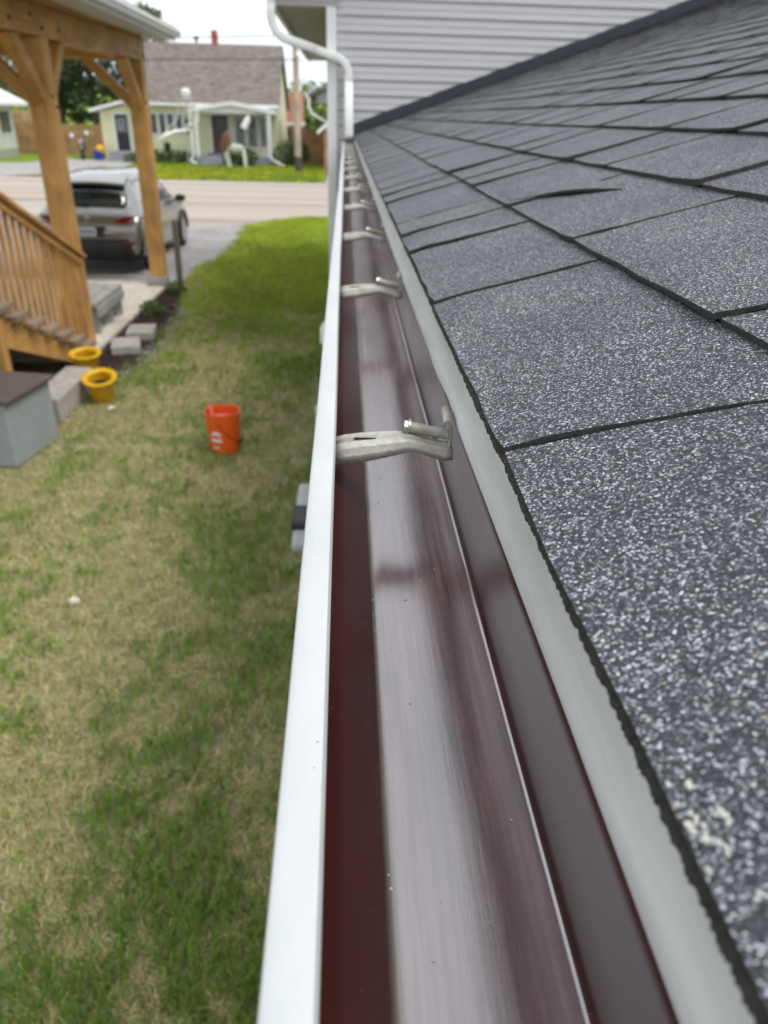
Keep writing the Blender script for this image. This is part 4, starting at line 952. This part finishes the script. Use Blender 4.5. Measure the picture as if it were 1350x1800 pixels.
# spoiler
mb = MB(); rows = []
for yq, z in ((.36, 1.475), (.38, 1.505), (.62, 1.575), (.80, 1.60), (.80, 1.56), (.42, 1.462)): rows.append([(CX+t*(.60 if yq < .5 else .575), CY+yq+.06*t*t, z-.035*t*t) for t in (-1, -.8, -.4, 0, .4, .8, 1)])
mb.add([p for r_ in rows for p in r_], [(j*7+i, j*7+i+1, ((j+1) % 6)*7+i+1, ((j+1) % 6)*7+i) for j in range(6) for i in range(6)]+[tuple(j*7 for j in range(6)), tuple(j*7+6 for j in range(5, -1, -1))])
mb.build('spoiler', 'car_paint', car, smooth=40)
mb = MB(); mb.beam(hatch(-.02, 1.15, .05), hatch(-.42, 1.19, .05), .02, .02); mb.build('rear_wiper', 'black_plastic', car)
# bumper, plate, lamps
mb = MB()
def bump_row(z, y0, hw): return [(CX+t*hw, CY+y0+.13*abs(t)**3, z) for t in (-1, -.9, -.7, -.35, 0, .35, .7, .9, 1)]
rows = [bump_row(.235, .14, .86), bump_row(.25, .0, .87), bump_row(.36, -.075, .90), bump_row(.52, -.085, .91), bump_row(.595, -.07, .91), bump_row(.60, .05, .90)]
mb.add([p for r_ in rows for p in r_], [(j*9+i, j*9+i+1, j*9+i+10, j*9+i+9) for j in range(5) for i in range(8)]); mb.build('bumper', 'car_black', car, smooth=40, solid=.01)
mb = MB(); rows = [bump_row(.602, -.07, .912), bump_row(.625, -.09, .915), bump_row(.68, -.075, .915), bump_row(.73, -.03, .91), bump_row(.745, .03, .90)]
mb.add([p for r_ in rows for p in r_], [(j*9+i, j*9+i+1, j*9+i+10, j*9+i+9) for j in range(4) for i in range(8)]); mb.build('bumper_top', 'car_paint', car, smooth=40, solid=.01)
mb = MB(); mb.b2((CX-.28, CY-.10, .655), (CX+.28, CY-.06, .83)); mb.build('plate_recess', 'car_black', car, bevel=.01)
pl = MB().b2((CX-.155, CY-.108, .672), (CX+.155, CY-.1005, .815)).build('licence_plate', 'plate', car)
for k in range(6):
    xx = CX-.115+k*.042; MB().b2((xx, CY-.1105, .705), (xx+.024+.004*(k % 2), CY-.1082, .775)).build('plate_character', 'plate_ink', pl)
mb = MB(); mb.tube([(CX, CY+.03, .955), (CX, CY+.015, .955)], .052, 18); mb.build('badge', 'chrome', car)
for s in (-1, 1):
    mb = MB(); vs = []
    for x, z, y in ((.44, .90, .035), (.62, .97, .07), (.80, .985, .11), (.905, .975, .30), (.93, .94, .36), (.90, .905, .16), (.80, .87, .05), (.60, .865, .02)): vs.append((CX+s*x, CY+y-.035, z))
    mb.add(vs, [tuple(range(8))]); mb.build('tail_lamp', 'lamp_red', car, solid=.03)
    MB().b2((CX+s*.58, CY-.092, .535), (CX+s*.80, CY-.02+.0, .585)).build('reflector', 'lamp_red', car)
    mb = MB(); mb.tube([(CX+s*.60, CY-.06, .275), (CX+s*.60, CY+.15, .275)], .045, 14); mb.build('exhaust', 'dark_metal', car)
    # mirror
    mb = MB(); mb.lathe([(.001, -.07), (.07, -.06), (.105, -.02), (.11, .02), (.08, .06), (.001, .075)], (CX+s*1.02, CY+3.0, 1.03), 14, 1, .6); mb.build('mirror', 'car_black', car, smooth=True)
    MB().b2((CX+s*.88, CY+2.98, .97), (CX+s*.99, CY+3.04, 1.0)).build('mirror_arm', 'car_black', car)
    # side glass
    mb = MB()
    for y0, y1 in ((.75, 1.55), (1.62, 2.45)):
        pass
    top = [(.85, 1.50), (1.5, 1.53), (2.2, 1.53), (2.6, 1.48), (2.95, 1.30)]; bot = [(.60, 1.10), (1.5, 1.07), (2.2, 1.06), (2.6, 1.055), (3.15, 1.05)]
    def sidept(y, z):
        zw = float(np.interp(y, [s_[0] for s_ in secs], [s_[2] for s_ in secs])); zt = float(np.interp(y, [s_[0] for s_ in secs], [s_[3] for s_ in secs])); hw = float(np.interp(y, [s_[0] for s_ in secs], [s_[5] for s_ in secs])); ht = float(np.interp(y, [s_[0] for s_ in secs], [s_[6] for s_ in secs]))
        f_ = (z-zw)/(zt-zw); xx = hw*.955+(ht-hw*.955)*min(1, f_/.86*1.0); return (CX+s*(xx+.012), CY+y, z)
    vs = [sidept(*p) for p in top]+[sidept(*p) for p in bot]
    mb.add(vs, [(i, i+1, i+6, i+5) for i in range(4)]); mb.build('side_window', 'car_glass', car, solid=.006)
    for yy in (.82, 3.55):
        wx = CX+s*.84
        w = MB(); w.tube([(wx-s*.10, CY+yy, .345), (wx+s*.085, CY+yy, .345)], .345, 28); wh = w.build('wheel', 'rubber', car, smooth=40, bevel=.02)
        w = MB(); w.tube([(wx+s*.086, CY+yy, .345), (wx+s*.094, CY+yy, .345)], .235, 20); w.build('rim', 'alloy', wh)
        a_ = MB(); pts = [(CX+s*.935, CY+yy+.385*math.cos(t), .345+.385*math.sin(t)) for t in [math.pi*k/12 for k in range(13)]]
        a_.tube(pts, .03, 6); a_.build('wheel_arch', 'car_black', car, smooth=True)

# ------------------------------------------------------------------ cream house across the road
ch = thing('cream_house', (-8, 51, 0), 'cream house with brown shingle roof across the road', 'house')
MB().b2((-11.9, 49, 0), (-4.0, 57, 3.2)).build('wall', 'cream_siding', ch)
mb = MB(); mb.add([(-4.0, 49, 3.2), (-4.0, 57, 3.2), (-4.0, 53, 6.2), (-4.06, 49, 3.2), (-4.06, 57, 3.2), (-4.06, 53, 6.2)], [(0, 1, 2), (3, 5, 4), (0, 3, 4, 1), (1, 4, 5, 2), (2, 5, 3, 0)]); mb.build('gable', 'cream_siding', ch)
mb = MB(); x0, x1 = -12.6, -3.78
mb.add([(x0, 48.55, 3.0), (x1, 48.55, 3.0), (x1, 53, 6.32), (x0, 53, 6.32), (x0, 57.45, 3.0), (x1, 57.45, 3.0), (x0, 48.55, 2.9), (x1, 48.55, 2.9), (x1, 53, 6.2), (x0, 53, 6.2), (x0, 57.45, 2.9), (x1, 57.45, 2.9)],
       [(0, 1, 2, 3), (3, 2, 5, 4), (6, 9, 8, 7), (9, 10, 11, 8), (0, 6, 7, 1), (4, 5, 11, 10), (1, 7, 8, 2), (2, 8, 11, 5), (0, 3, 9, 6), (3, 4, 10, 9)])
rf = mb.build('roof', 'brown_shingles', ch)
MB().b2((-8.05, 52.9, 6.1), (-7.70, 53.25, 7.0)).build('chimney', 'brick_red', rf)
mb = MB(); mb.tube([(-9.0, 53.2, 6.1), (-9.0, 53.2, 6.5)], .06, 8); mb.tube([(-9.0, 53.2, 6.5), (-9.0, 53.2, 6.68)], .14, 8); mb.build('roof_vent', 'black_plastic', rf)
MB().b2((x0, 48.43, 2.93), (x1, 48.548, 3.08)).build('eave_gutter', 'white_vinyl', ch)
# left annex
ann = MB(); ann.b2((-14.25, 49.3, 0), (-11.92, 54, 2.55)); ann.add([(-14.25, 49.3, 2.55), (-11.92, 49.3, 2.55), (-11.92, 49.3, 3.1), (-14.25, 54, 2.55), (-11.92, 54, 2.55), (-11.92, 54, 3.1)], [(0, 1, 2), (3, 5, 4), (0, 2, 5, 3)])
ann.build('annex_wall', 'cream_siding', ch)
mb = MB(); mb.add([(-14.75, 48.9, 2.50), (-11.9, 48.9, 3.20), (-11.9, 54.3, 3.20), (-14.75, 54.3, 2.50), (-14.75, 48.9, 2.66), (-11.9, 48.9, 3.36), (-11.9, 54.3, 3.36), (-14.75, 54.3, 2.66)], [(0, 3, 2, 1), (4, 5, 6, 7), (0, 1, 5, 4), (1, 2, 6, 5), (2, 3, 7, 6), (3, 0, 4, 7)]); mb.build('annex_roof', 'white_vinyl', ch)
def door(x0, x1, z0, z1, y, mat, par, pane):
    d = MB().b2((x0, y-.06, z0), (x1, y-.003, z1)).build('door', mat, par)
    MB().b2((x0+.12, y-.075, z0+(z1-z0)*.52), (x1-.12, y-.062, z1-.18)).build('door_pane', pane, d)
    f = MB(); f.b2((x0-.1, y-.05, z0), (x0-.002, y-.004, z1+.1)); f.b2((x1+.002, y-.05, z0), (x1+.1, y-.004, z1+.1)); f.b2((x0, y-.05, z1+.002), (x1, y-.004, z1+.1)); f.build('door_frame', 'white_vinyl', d)
    MB().b2((x1-.16, y-.10, z0+.95), (x1-.1, y-.062, z0+1.05)).build('handle', 'chrome', d)
door(-13.42, -12.68, .55, 2.42, 49.3, 'door_black', ch, 'pane_pale')
def window(x0, x1, z0, z1, y, n, par, pane='pane_dark', curt=True):
    w = MB(); t = .05
    w.b2((x0, y-.05, z0), (x0+t, y-.004, z1)); w.b2((x1-t, y-.05, z0), (x1, y-.004, z1)); w.b2((x0+t, y-.05, z0), (x1-t, y-.004, z0+t)); w.b2((x0+t, y-.05, z1-t), (x1-t, y-.004, z1))
    for k in range(1, n):
        xm = x0+(x1-x0)*k/n; w.b2((xm-.03, y-.052, z0+t), (xm+.03, y-.004, z1-t))
    o = w.build('window', 'white_vinyl', par)
    for k in range(n):
        a, b = x0+(x1-x0)*k/n+.05, x0+(x1-x0)*(k+1)/n-.05
        MB().b2((a, y-.022, z0+t), (b, y-.012, z1-t)).build('pane', pane, o)
        if curt: MB().b2((a, y-.028, z0+t+.01), (a+(b-a)*.25, y-.0225, z1-t-.01)).build('curtain', 'curtain', o)
    return o
window(-11.40, -9.0, 1.45, 2.55, 49, 5, ch)
window(-6.6, -4.45, .85, 2.52, 49, 3, ch, 'pane_pale')
door(-7.8, -6.85, .55, 2.50, 49, 'door_brown', ch, 'pane_dark')
# side window of gable
sw = MB().b2((-4.005, 50.2, 1.0), (-3.975, 51.0, 2.4)).build('window', 'white_vinyl', ch); MB().b2((-3.974, 50.28, 1.08), (-3.968, 50.92, 2.32)).build('pane', 'pane_pale', sw)
# portico
pr = MB(); pr.add([(-8.75, 46.9, 2.62), (-6.35, 46.9, 3.02), (-3.95, 46.9, 2.62), (-8.75, 48.99, 2.62), (-6.35, 48.99, 3.02), (-3.95, 48.99, 2.62), (-8.75, 46.9, 2.82), (-6.35, 46.9, 3.22), (-3.95, 46.9, 2.82), (-8.75, 48.99, 2.82), (-6.35, 48.99, 3.22), (-3.95, 48.99, 2.82)],
                  [(0, 1, 4, 3), (1, 2, 5, 4), (6, 9, 10, 7), (7, 10, 11, 8), (0, 6, 7, 1), (1, 7, 8, 2), (3, 4, 10, 9), (4, 5, 11, 10), (0, 3, 9, 6), (2, 8, 11, 5)])
po_ = pr.build('portico_roof', 'white_vinyl', ch)
mb = MB(); mb.add([(-8.5, 46.96, 2.62), (-4.2, 46.96, 2.62), (-6.35, 46.96, 2.99), (-8.5, 47.0, 2.62), (-4.2, 47.0, 2.62), (-6.35, 47.0, 2.99)], [(0, 1, 2), (3, 5, 4), (0, 3, 4, 1)]); mb.build('portico_gable', 'soffit_paint', po_)
for xx in (-8.35, -4.35):
    MB().b2((xx-.08, 47.0, .3), (xx+.08, 47.16, 2.62)).build('portico_post', 'white_vinyl', ch)
MB().b2((-8.5, 46.95, 0), (-4.2, 48.99, .42)).build('portico_floor', 'porch_grey', ch)
for k in range(3): MB().b2((-8.1, 46.94-.3*(k+1), 0), (-6.5, 46.94-.3*k, .31-.1*k)).build('step', 'porch_grey', ch)
MB().b2((-8.1, 49-.4, .54-.12), (-6.6, 48.99, .54)).build('door_step', 'porch_grey', ch)
for pts in ([(-8.62, 46.85, 2.62), (-8.62, 46.85, .45), (-8.75, 46.75, .2), (-8.35, 46.3, .05)], [(-4.25, 46.85, 2.62), (-4.25, 46.85, .45), (-4.1, 46.75, .3), (-3.45, 46.2, .05)]):
    MB().tube(pts, .065, 8).build('downspout', 'white_vinyl', ch)
# hanging planter like white ornament under the portico
mb = MB(); mb.tube([(-5.4, 46.9, 2.55), (-5.45, 46.9, 2.35), (-5.7, 46.9, 1.9)], [.05, .16, .2], 10); mb.tube([(-5.4, 46.9, 2.62), (-5.4, 46.9, 2.5)], .015, 5)
tag(mb.build('hanging_ornament', 'bone', smooth=40), 'white ornament hanging under the portico of the cream house', 'ornament')
# skeleton yard decoration
sk = thing('skeleton_decoration', (-8.4, 44.5, 0), 'tall white skeleton decoration standing on the far lawn', 'decoration')
SXk, SY = -8.3, 44.5
mb = MB(); mb.lathe([(.001, -.26), (.14, -.24), (.19, -.12), (.25, .02), (.24, .14), (.15, .24), (.001, .27)], (SXk, SY, 3.46), 16, 1, .95); mb.build('skull', 'bone', sk, smooth=True)
mb = MB(); mb.tube([(SXk, SY, 3.25), (SXk+.02, SY, 2.6), (SXk+.05, SY, 2.0)], .05, 8)
for k in range(5):
    z = 2.95-k*.13; w = .36-.03*abs(k-1)
    mb.tube([(SXk+w*math.cos(t), SY-.2*math.sin(t), z-.05*math.sin(t)) for t in [math.pi*q/8 for q in range(9)]], .025, 6)
mb.tube([(SXk-.42, SY, 3.05), (SXk, SY, 3.12), (SXk+.42, SY, 3.05)], .04, 6); mb.build('ribcage', 'bone_dim', sk, smooth=True)
mb = MB(); mb.tube([(SXk-.42, SY, 3.05), (SXk-.55, SY-.1, 2.3), (SXk-1.3, SY-.3, 1.55)], [.035, .045, .03], 7); mb.build('arm', 'bone_dim', sk, smooth=True)
mb = MB(); mb.tube([(SXk+.42, SY, 3.05), (SXk+.55, SY, 2.4), (SXk+.35, SY, 1.85)], .045, 7); mb.build('arm', 'bone', sk, smooth=True)
mb = MB(); mb.lathe([(.001, -.1), (.16, -.06), (.24, .02), (.20, .1), (.001, .08)], (SXk+.05, SY, 1.95), 12); mb.build('pelvis', 'bone_dim', sk, smooth=True)
for s in (-1, 1):
    mb = MB(); mb.tube([(SXk+.05+s*.15, SY, 1.92), (SXk+.05+s*.2, SY-.05, 1.0), (SXk+.05+s*.2, SY, .05), (SXk+.05+s*.2, SY-.25, .03)], [.035, .03, .025, .04], 7); mb.build('leg', 'bone_dim', sk, smooth=True)
mb = MB(); mb.tube([(SXk-1.55, SY-.4, 1.28), (SXk-1.1, SY-.4, 1.5), (SXk-.7, SY-.4, 1.68), (SXk+.1, SY-.35, 1.82)], [.05, .15, .12, .05], 8); mb.build('white_cloth', 'bone', sk)
# horse like animal ornament
hs = thing('animal_ornament', (-6.0, 44.3, 0), 'brown and white long legged animal ornament on the far lawn', 'ornament')
mb = MB(); mb.tube([(-6.55, 44.3, 1.35), (-6.2, 44.3, 1.05), (-5.9, 44.3, .95), (-5.5, 44.3, .95)], [.12, .22, .25, .2], 10); mb.build('trunk', 'bone_dim', hs, smooth=True)
mb = MB(); mb.tube([(-6.2, 44.25, 1.1), (-6.35, 44.2, 1.6), (-6.2, 44.1, 1.75)], [.2, .2, .08], 10); mb.tube([(-6.35, 44.3, 1.6), (-6.5, 44.3, 1.0), (-6.55, 44.3, .75)], [.15, .2, .1], 8); mb.build('mane', 'brown_fur', hs, smooth=True)
for x_, l_ in ((-6.5, -.25), (-6.35, -.15), (-5.55, .0), (-5.45, .02)):
    mb = MB(); mb.tube([(x_, 44.3, 1.0), (x_+.1, 44.25, .5), (x_+.12-l_*.4, 44.3, 0)], [.07, .05, .05], 7); mb.build('leg', 'bone', hs, smooth=True)
# mailbox/black lantern post
mb = MB(); mb.tube([(-9.95, 46.5, 0), (-9.95, 46.5, .7)], .05, 8); mb.lathe([(.001, 0), (.17, .05), (.2, .25), (.17, .45), (.001, .5)], (-9.95, 46.5, .65), 12); tag(mb.build('black_lantern_post', 'black_plastic', smooth=40), 'black post ornament in the hedge before the cream house', 'post')
# shrubs
def bush(x, y, rx, ry, rz, mat, lb, n=900, size=.14):
    p = thing('bush', (x, y, 0), lb, 'bush', 'bushes before the cream house')
    mb = MB(); leafball(mb, (x, y, rz*.55), (rx, ry, rz*.55), n, size, seed=int(abs(x*77))); mb.build('crown', mat, p, fixn=False)
    mb = MB()
    for k in range(4): mb.tube([(x, y, 0), (x+math.cos(k*1.6)*rx*.5, y+math.sin(k*1.6)*ry*.5, rz*.7)], [.04, .015], 5)
    mb.build('stem', 'bark', p)
bush(-5.6, 46.0, .75, .6, .85, 'leaf_hedge', 'round green bush right of the portico steps')
bush(-6.5, 46.0, .4, .4, .7, 'leaf_olive', 'small olive bush behind the animal ornament', 400)
bush(-3.1, 47.5, 1.15, .9, 1.25, 'leaf_hedge', 'large dark bush at the right corner of the cream house', 1400)
hd = MB(); leafball(hd, (-10.3, 47.9, .3), (1.9, .5, .42), 1600, .14, seed=55); tag(hd.build('low_hedge', 'leaf_hedge', fixn=False), 'low green hedge below the left window of the cream house', 'hedge')
hd = MB(); leafball(hd, (-12.1, 47.6, .2), (.7, .4, .3), 500, .12, seed=56); tag(hd.build('low_shrub', 'leaf_hedge', fixn=False), 'low shrub behind the far porch post near the annex steps', 'shrub')
MB().b2((-13.7, 48.3, 0), (-12.4, 49.29, .5)).build('annex_step', 'porch_grey', ch)
# scooter, blue bin
scq = thing('motorcycle', (-15.6, 49.2, 0), 'small dark motorcycle with two round mirrors parked by the fence', 'motorcycle')
for xx, yy in ((-15.35, 48.7), (-15.75, 49.9)):
    mb = MB(); mb.tube([(xx-.05, yy, .3), (xx+.05, yy, .3)], .3, 18); w = mb.build('wheel', 'rubber', scq, smooth=40); mb = MB(); mb.tube([(xx-.06, yy, .3), (xx+.06, yy, .3)], .16, 12); mb.build('rim', 'alloy', w)
mb = MB(); mb.tube([(-15.4, 48.8, .55), (-15.5, 49.2, .75), (-15.65, 49.6, .8), (-15.75, 50.0, .75)], [.1, .2, .16, .08], 10); mb.build('body', 'black_plastic', scq, smooth=True)
mb = MB(); mb.tube([(-15.35, 48.7, .3), (-15.42, 48.85, .85), (-15.45, 48.95, 1.05)], .04, 6); mb.tube([(-15.8, 48.95, 1.08), (-15.1, 48.95, 1.08)], .025, 6); mb.build('fork', 'alloy', scq)
mb = MB(); mb.lathe([(.001, -.08), (.1, -.04), (.12, .03), (.001, .08)], (-15.45, 48.8, .9), 12); mb.build('headlamp', 'chrome', scq, smooth=True)
for xx, zz in ((-15.92, 1.28), (-15.05, 1.42)):
    mb = MB(); mb.tube([(xx, 48.93, zz), (xx, 48.97, zz)], .12, 16); mi = mb.build('mirror', 'bone', scq); mb = MB(); mb.tube([(xx, 48.95, zz-.1), ((xx-15.45)/2-.0, 48.95, 1.08)], .015, 5); mb.build('mirror_stalk', 'dark_metal', mi)
bb = thing('blue_bin', (-14.5, 48.8, 0), 'blue tub with yellow toy on top beside the annex', 'tub')
mb = MB(); mb.lathe([(.001, 0), (.2, 0), (.27, .45), (.29, .47), (.29, .5), (.25, .5), (.18, .05), (.001, .05)], (-14.5, 48.8, 0), 18); mb.build('tub_body', 'blue_plastic', bb, smooth=40)
mb = MB(); mb.lathe([(.001, .4), (.2, .42), (.25, .6), (.18, .78), (.001, .82)], (-14.35, 48.8, 0.02), 14); mb.build('tub_contents', 'pot_yellow', bb, smooth=True)
# fences
def fence(name, a, b, h, mat, label, bw=.14):
    f = thing(name, (a[0], a[1], 0), label, 'fence'); a, b = Vector((*a, 0)), Vector((*b, 0)); d = (b-a); n = int(d.length/bw); d.normalize(); nrm = Vector((-d.y, d.x, 0)); mb = MB(); r_ = random.Random(3)
    R = Matrix((d, nrm, Vector((0, 0, 1)))).transposed()
    for k in range(n): mb.box(a+d*(k+.5)*bw+nrm*r_.uniform(-.006, .006)+Vector((0, 0, (h+.03*r_.random())/2)), (bw-.012, .02, h), R)
    o = mb.build('fence_boards', mat, f); o['kind'] = 'stuff'
    for k in range(int((b-a).length/2.4)+1):
        MB().box(a+d*k*2.4+nrm*.08+Vector((0, 0, h/2)), (.1, .1, h+.05), R).build('fence_post', mat, f)
    return f
fence('board_fence', (-22.5, 54), (-14.3, 54.2), 1.78, 'fence_wood', 'brown board fence behind the motorcycle')
fence('tall_fence_panel', (-21.4, 54.4), (-19.0, 54.4), 2.5, 'fence_pale', 'taller pale board panel above the brown fence at left')
fence('corner_fence', (-3.7, 56), (-2.3, 50.5), 1.9, 'fence_red', 'reddish board fence right of the cream house by the pole')
fence('garden_fence', (-2.3, 50.4), (-1.0, 50.0), 1.75, 'fence_red', 'short red brown fence between the pole and corner board')
# white house far left
wh = thing('white_house', (-19.5, 47.5, 0), 'white house corner with grey roof at the left edge', 'house')
MB().b2((-25, 46.6, .45), (-19.9, 51, 2.75)).build('wall', 'white_siding', wh); MB().b2((-25, 46.62, -.02), (-19.92, 50.98, .449)).build('foundation', 'concrete_grey', wh)
mb = MB(); mb.add([(-19.05, 46.1, 2.72), (-19.05, 51.5, 2.72), (-22.4, 51.5, 4.3), (-22.4, 46.1, 4.3), (-25.7, 46.1, 2.72), (-25.7, 51.5, 2.72), (-19.05, 46.1, 2.90), (-19.05, 51.5, 2.90), (-22.4, 51.5, 4.48), (-22.4, 46.1, 4.48), (-25.7, 46.1, 2.90), (-25.7, 51.5, 2.90)],
                  [(0, 3, 2, 1), (3, 4, 5, 2), (6, 7, 8, 9), (9, 8, 11, 10), (0, 1, 7, 6), (4, 10, 11, 5), (0, 6, 9, 3), (3, 9, 10, 4), (1, 2, 8, 7), (2, 5, 11, 8)]); mb.build('roof', 'white_vinyl', wh)
mb = MB(); mb.add([(-19.9, 46.6, 2.75), (-24.9, 46.6, 2.75), (-22.4, 46.6, 4.2), (-19.9, 46.7, 2.75), (-24.9, 46.7, 2.75), (-22.4, 46.7, 4.2)], [(0, 1, 2), (3, 5, 4), (0, 2, 5, 3), (1, 4, 5, 2)]); mb.build('gable', 'white_siding', wh)
wn = MB().b2((-19.898, 48.9, 1.25), (-19.86, 50.4, 2.5)).build('window', 'white_vinyl', wh)
for q in range(3): MB().b2((-19.859, 48.96+q*.48, 1.32), (-19.85, 49.36+q*.48, 2.43)).build('pane', 'pane_dark', wn)
# pink house, far right house
pk = thing('pink_house', (-6, 63, 0), 'salmon pink house behind the utility pole', 'house')
MB().b2((-9.75, 62, 2.1), (-3.35, 68, 4.15)).build('upper_wall', 'pink_siding', pk); MB().b2((-9.75, 62.2, 0), (-3.35, 68, 1.95)).build('lower_wall', 'grey_lap', pk); MB().b2((-9.9, 61.9, 1.951), (-3.25, 68, 2.1)).build('trim', 'white_vinyl', pk)
window(-4.4, -3.7, .9, 1.8, 62.2, 1, pk, curt=False)
gh = thing('grey_house', (0, 47, 0), 'grey roofed house eave showing left of the corner board', 'house')
mb = MB(); mb.add([(-1.95, 44, 3.62), (3.0, 44, 5.6), (3.0, 52, 5.6), (-1.95, 52, 3.62), (-1.95, 44, 3.45), (3.0, 44, 5.43), (3.0, 52, 5.43), (-1.95, 52, 3.45)], [(0, 1, 2, 3), (4, 7, 6, 5), (0, 4, 5, 1), (1, 5, 6, 2), (2, 6, 7, 3), (3, 7, 4, 0)]); mb.build('roof', 'grey_shingles', gh)
mb = MB(); mb.add([(-1.5, 44.3, 3.2), (3.0, 44.3, 3.2), (3.0, 44.3, 5.4), (-1.5, 44.3, 3.55), (-1.5, 44.5, 3.2), (3.0, 44.5, 3.2), (3.0, 44.5, 5.4), (-1.5, 44.5, 3.55)], [(0, 1, 2, 3), (4, 7, 6, 5), (0, 4, 5, 1), (1, 5, 6, 2), (2, 6, 7, 3), (3, 7, 4, 0)]); mb.build('gable', 'grey_lap', gh)
MB().b2((-.85, 44.6, 0), (3, 52, 3.5)).build('wall', 'grey_lap', gh)
MB().tube([(-1.9, 43.9, 3.45), (-1.9, 43.9, 3.0), (-1.75, 43.95, 2.7), (-.95, 44.5, 2.3), (-.9, 44.5, .2)], .07, 8).build('downspout', 'white_vinyl', gh)
MB().b2((-2.05, 43.9, 3.46), (-1.93, 52, 3.62)).build('eave_gutter', 'white_vinyl', gh)
sg = MB(); sg.add([(-1.45, 42.6, 1.75), (-.8, 42.6, 2.25), (-.8, 43.6, 2.25), (-1.45, 43.6, 1.75), (-1.45, 42.6, 1.95), (-.8, 42.6, 2.45), (-.8, 43.6, 2.45), (-1.45, 43.6, 1.95)], [(0, 3, 2, 1), (4, 5, 6, 7), (0, 1, 5, 4), (1, 2, 6, 5), (2, 3, 7, 6), (3, 0, 4, 7)])
shd = thing('garden_shed', (-.9, 43, 0), 'small shed with white roof edge beside the corner board', 'shed'); sg.build('roof_edge', 'white_vinyl', shd); MB().b2((-1.1, 42.8, 0), (-.5, 43.5, 1.95)).build('shed_wall', 'fence_wood', shd)
# utility pole and wires
up_ = thing('utility_pole', (-2.43, 42.2, 0), 'weathered utility pole on the far lawn', 'utility pole')
MB().tube([(-2.43, 42.2, -.1), (-2.43, 42.2, .75)], [.185, .18], 12).build('pole_base', 'bark', up_, smooth=40)
MB().tube([(-2.43, 42.2, .75), (-2.42, 42.2, 4), (-2.42, 42.2, 8.2)], [.178, .15, .12], 12).build('pole_shaft', 'pole_wood', up_, smooth=40)
MB().b2((-3.4, 42.1, 7.5), (-1.4, 42.3, 7.65)).build('crossarm', 'pole_wood', up_)
mb = MB(); mb.beam((-2.35, 42.05, 5.25), (-2.05, 41.8, 4.9), .14, .1); mb.build('lamp_head', 'white_vinyl', up_)
for i, (a, b, sag, lb) in enumerate((((-60, 41.8, 6.6), (-2.4, 42.1, 6.0), .9, 'upper overhead wire crossing the cream house roof'), ((-60, 41.6, 5.6), (-2.4, 42.0, 5.0), .6, 'lower overhead wire crossing the cream house roof'), ((-2.4, 42.2, 7.6), (40, 43, 8.2), .9, 'wire running right from the pole behind the eave'), ((-60, 41.9, 8.6), (-2.9, 42.1, 7.75), .8, 'topmost thin wire across the white sky'))):
    pts = [Vector(a).lerp(Vector(b), t)-Vector((0, 0, sag*4*t*(1-t))) for t in [k/24 for k in range(25)]]
    tag(MB().tube(pts, .022, 5).build('overhead_wire', 'wire'), lb, 'wire', 'overhead wires')

# ------------------------------------------------------------------ trees
def tree(x, y, h, spread, mat, lb, n=2600, size=.42, seed=1, base=.25, name='tree', conifer=False):
    r_ = random.Random(seed); t = thing(name, (x, y, 0), lb, 'tree', 'trees behind the houses')
    tk = MB(); tk.tube([(x, y, -.1), (x+.1, y, h*.35), (x-.05, y, h*.7), (x, y, h*.92)], [h*.022+.06, h*.017+.04, h*.01+.02, .02], 10)
    cr_ = MB(); nl = 26
    for k in range(nl):
        f = base+(1-base)*(k+.5)/nl; a = k*2.4+r_.uniform(-.4, .4)
        rad = spread*(1.05-f)*1.25 if conifer else spread*math.sqrt(max(.05, 1-((f-.58)/.52)**2))*r_.uniform(.65, 1.1)
        e = (x+math.cos(a)*rad, y+math.sin(a)*rad, h*f+(.0 if conifer else r_.uniform(-.3, .9)))
        tk.tube([(x, y, h*(f-.12)), (x+math.cos(a)*rad*.5, y+math.sin(a)*rad*.5, h*(f-.04)), e], [.07, .045, .015], 5)
        for q in range(3):
            ff = (.45, .75, 1.0)[q]; c = (x+math.cos(a)*rad*ff+r_.gauss(0, .3), y+math.sin(a)*rad*ff+r_.gauss(0, .3), h*(f-.05)+(e[2]-h*(f-.05))*ff+r_.gauss(0, .25))
            s = spread*r_.uniform(.20, .34); leafball(cr_, c, (s, s, s*.62), n//(nl*3), size, seed=seed*999+k*7+q)
    tk.build('trunk', 'bark', t, smooth=True); cr_.build('crown', mat, t, fixn=False)
tree(-21.2, 72, 11.5, 3.6, 'leaf_dark', 'large dark tree between the porch posts', 6500, .36, 1)
tree(-24.6, 74, 9.5, 2.6, 'leaf_dark', 'dark narrow tree just right of the near porch post', 4200, .34, 2)
tree(-18.2, 78, 10.5, 3.0, 'leaf_olive', 'olive green tree behind the annex roof', 4200, .36, 3)
tree(-31.5, 80, 11.5, 4.2, 'leaf_light', 'pale loose crowned tree at the far left behind the white house', 2600, .32, 4)
tree(-28.5, 90, 7.0, 3.0, 'leaf_dark', 'dark tree low behind the white house roof', 3000, .4, 5)
tree(-38, 96, 10, 4.5, 'leaf_mid', 'green tree at the left frame edge far behind', 3000, .45, 6)
tree(-3.0, 86, 5.0, 3.6, 'leaf_light', 'bright green tree low behind the pink house and pole', 3000, .42, 7, base=.1)
tree(.8, 78, 5.2, 3.0, 'leaf_light', 'bright green tree under the grey house eave', 3000, .42, 8, base=.1)
tree(-27, 130, 5.5, 5, 'leaf_olive', 'far olive tree on the rise beyond the fence', 2400, .6, 9, base=.1)
# weeds and dandelion heads are part of the far lawn stuff
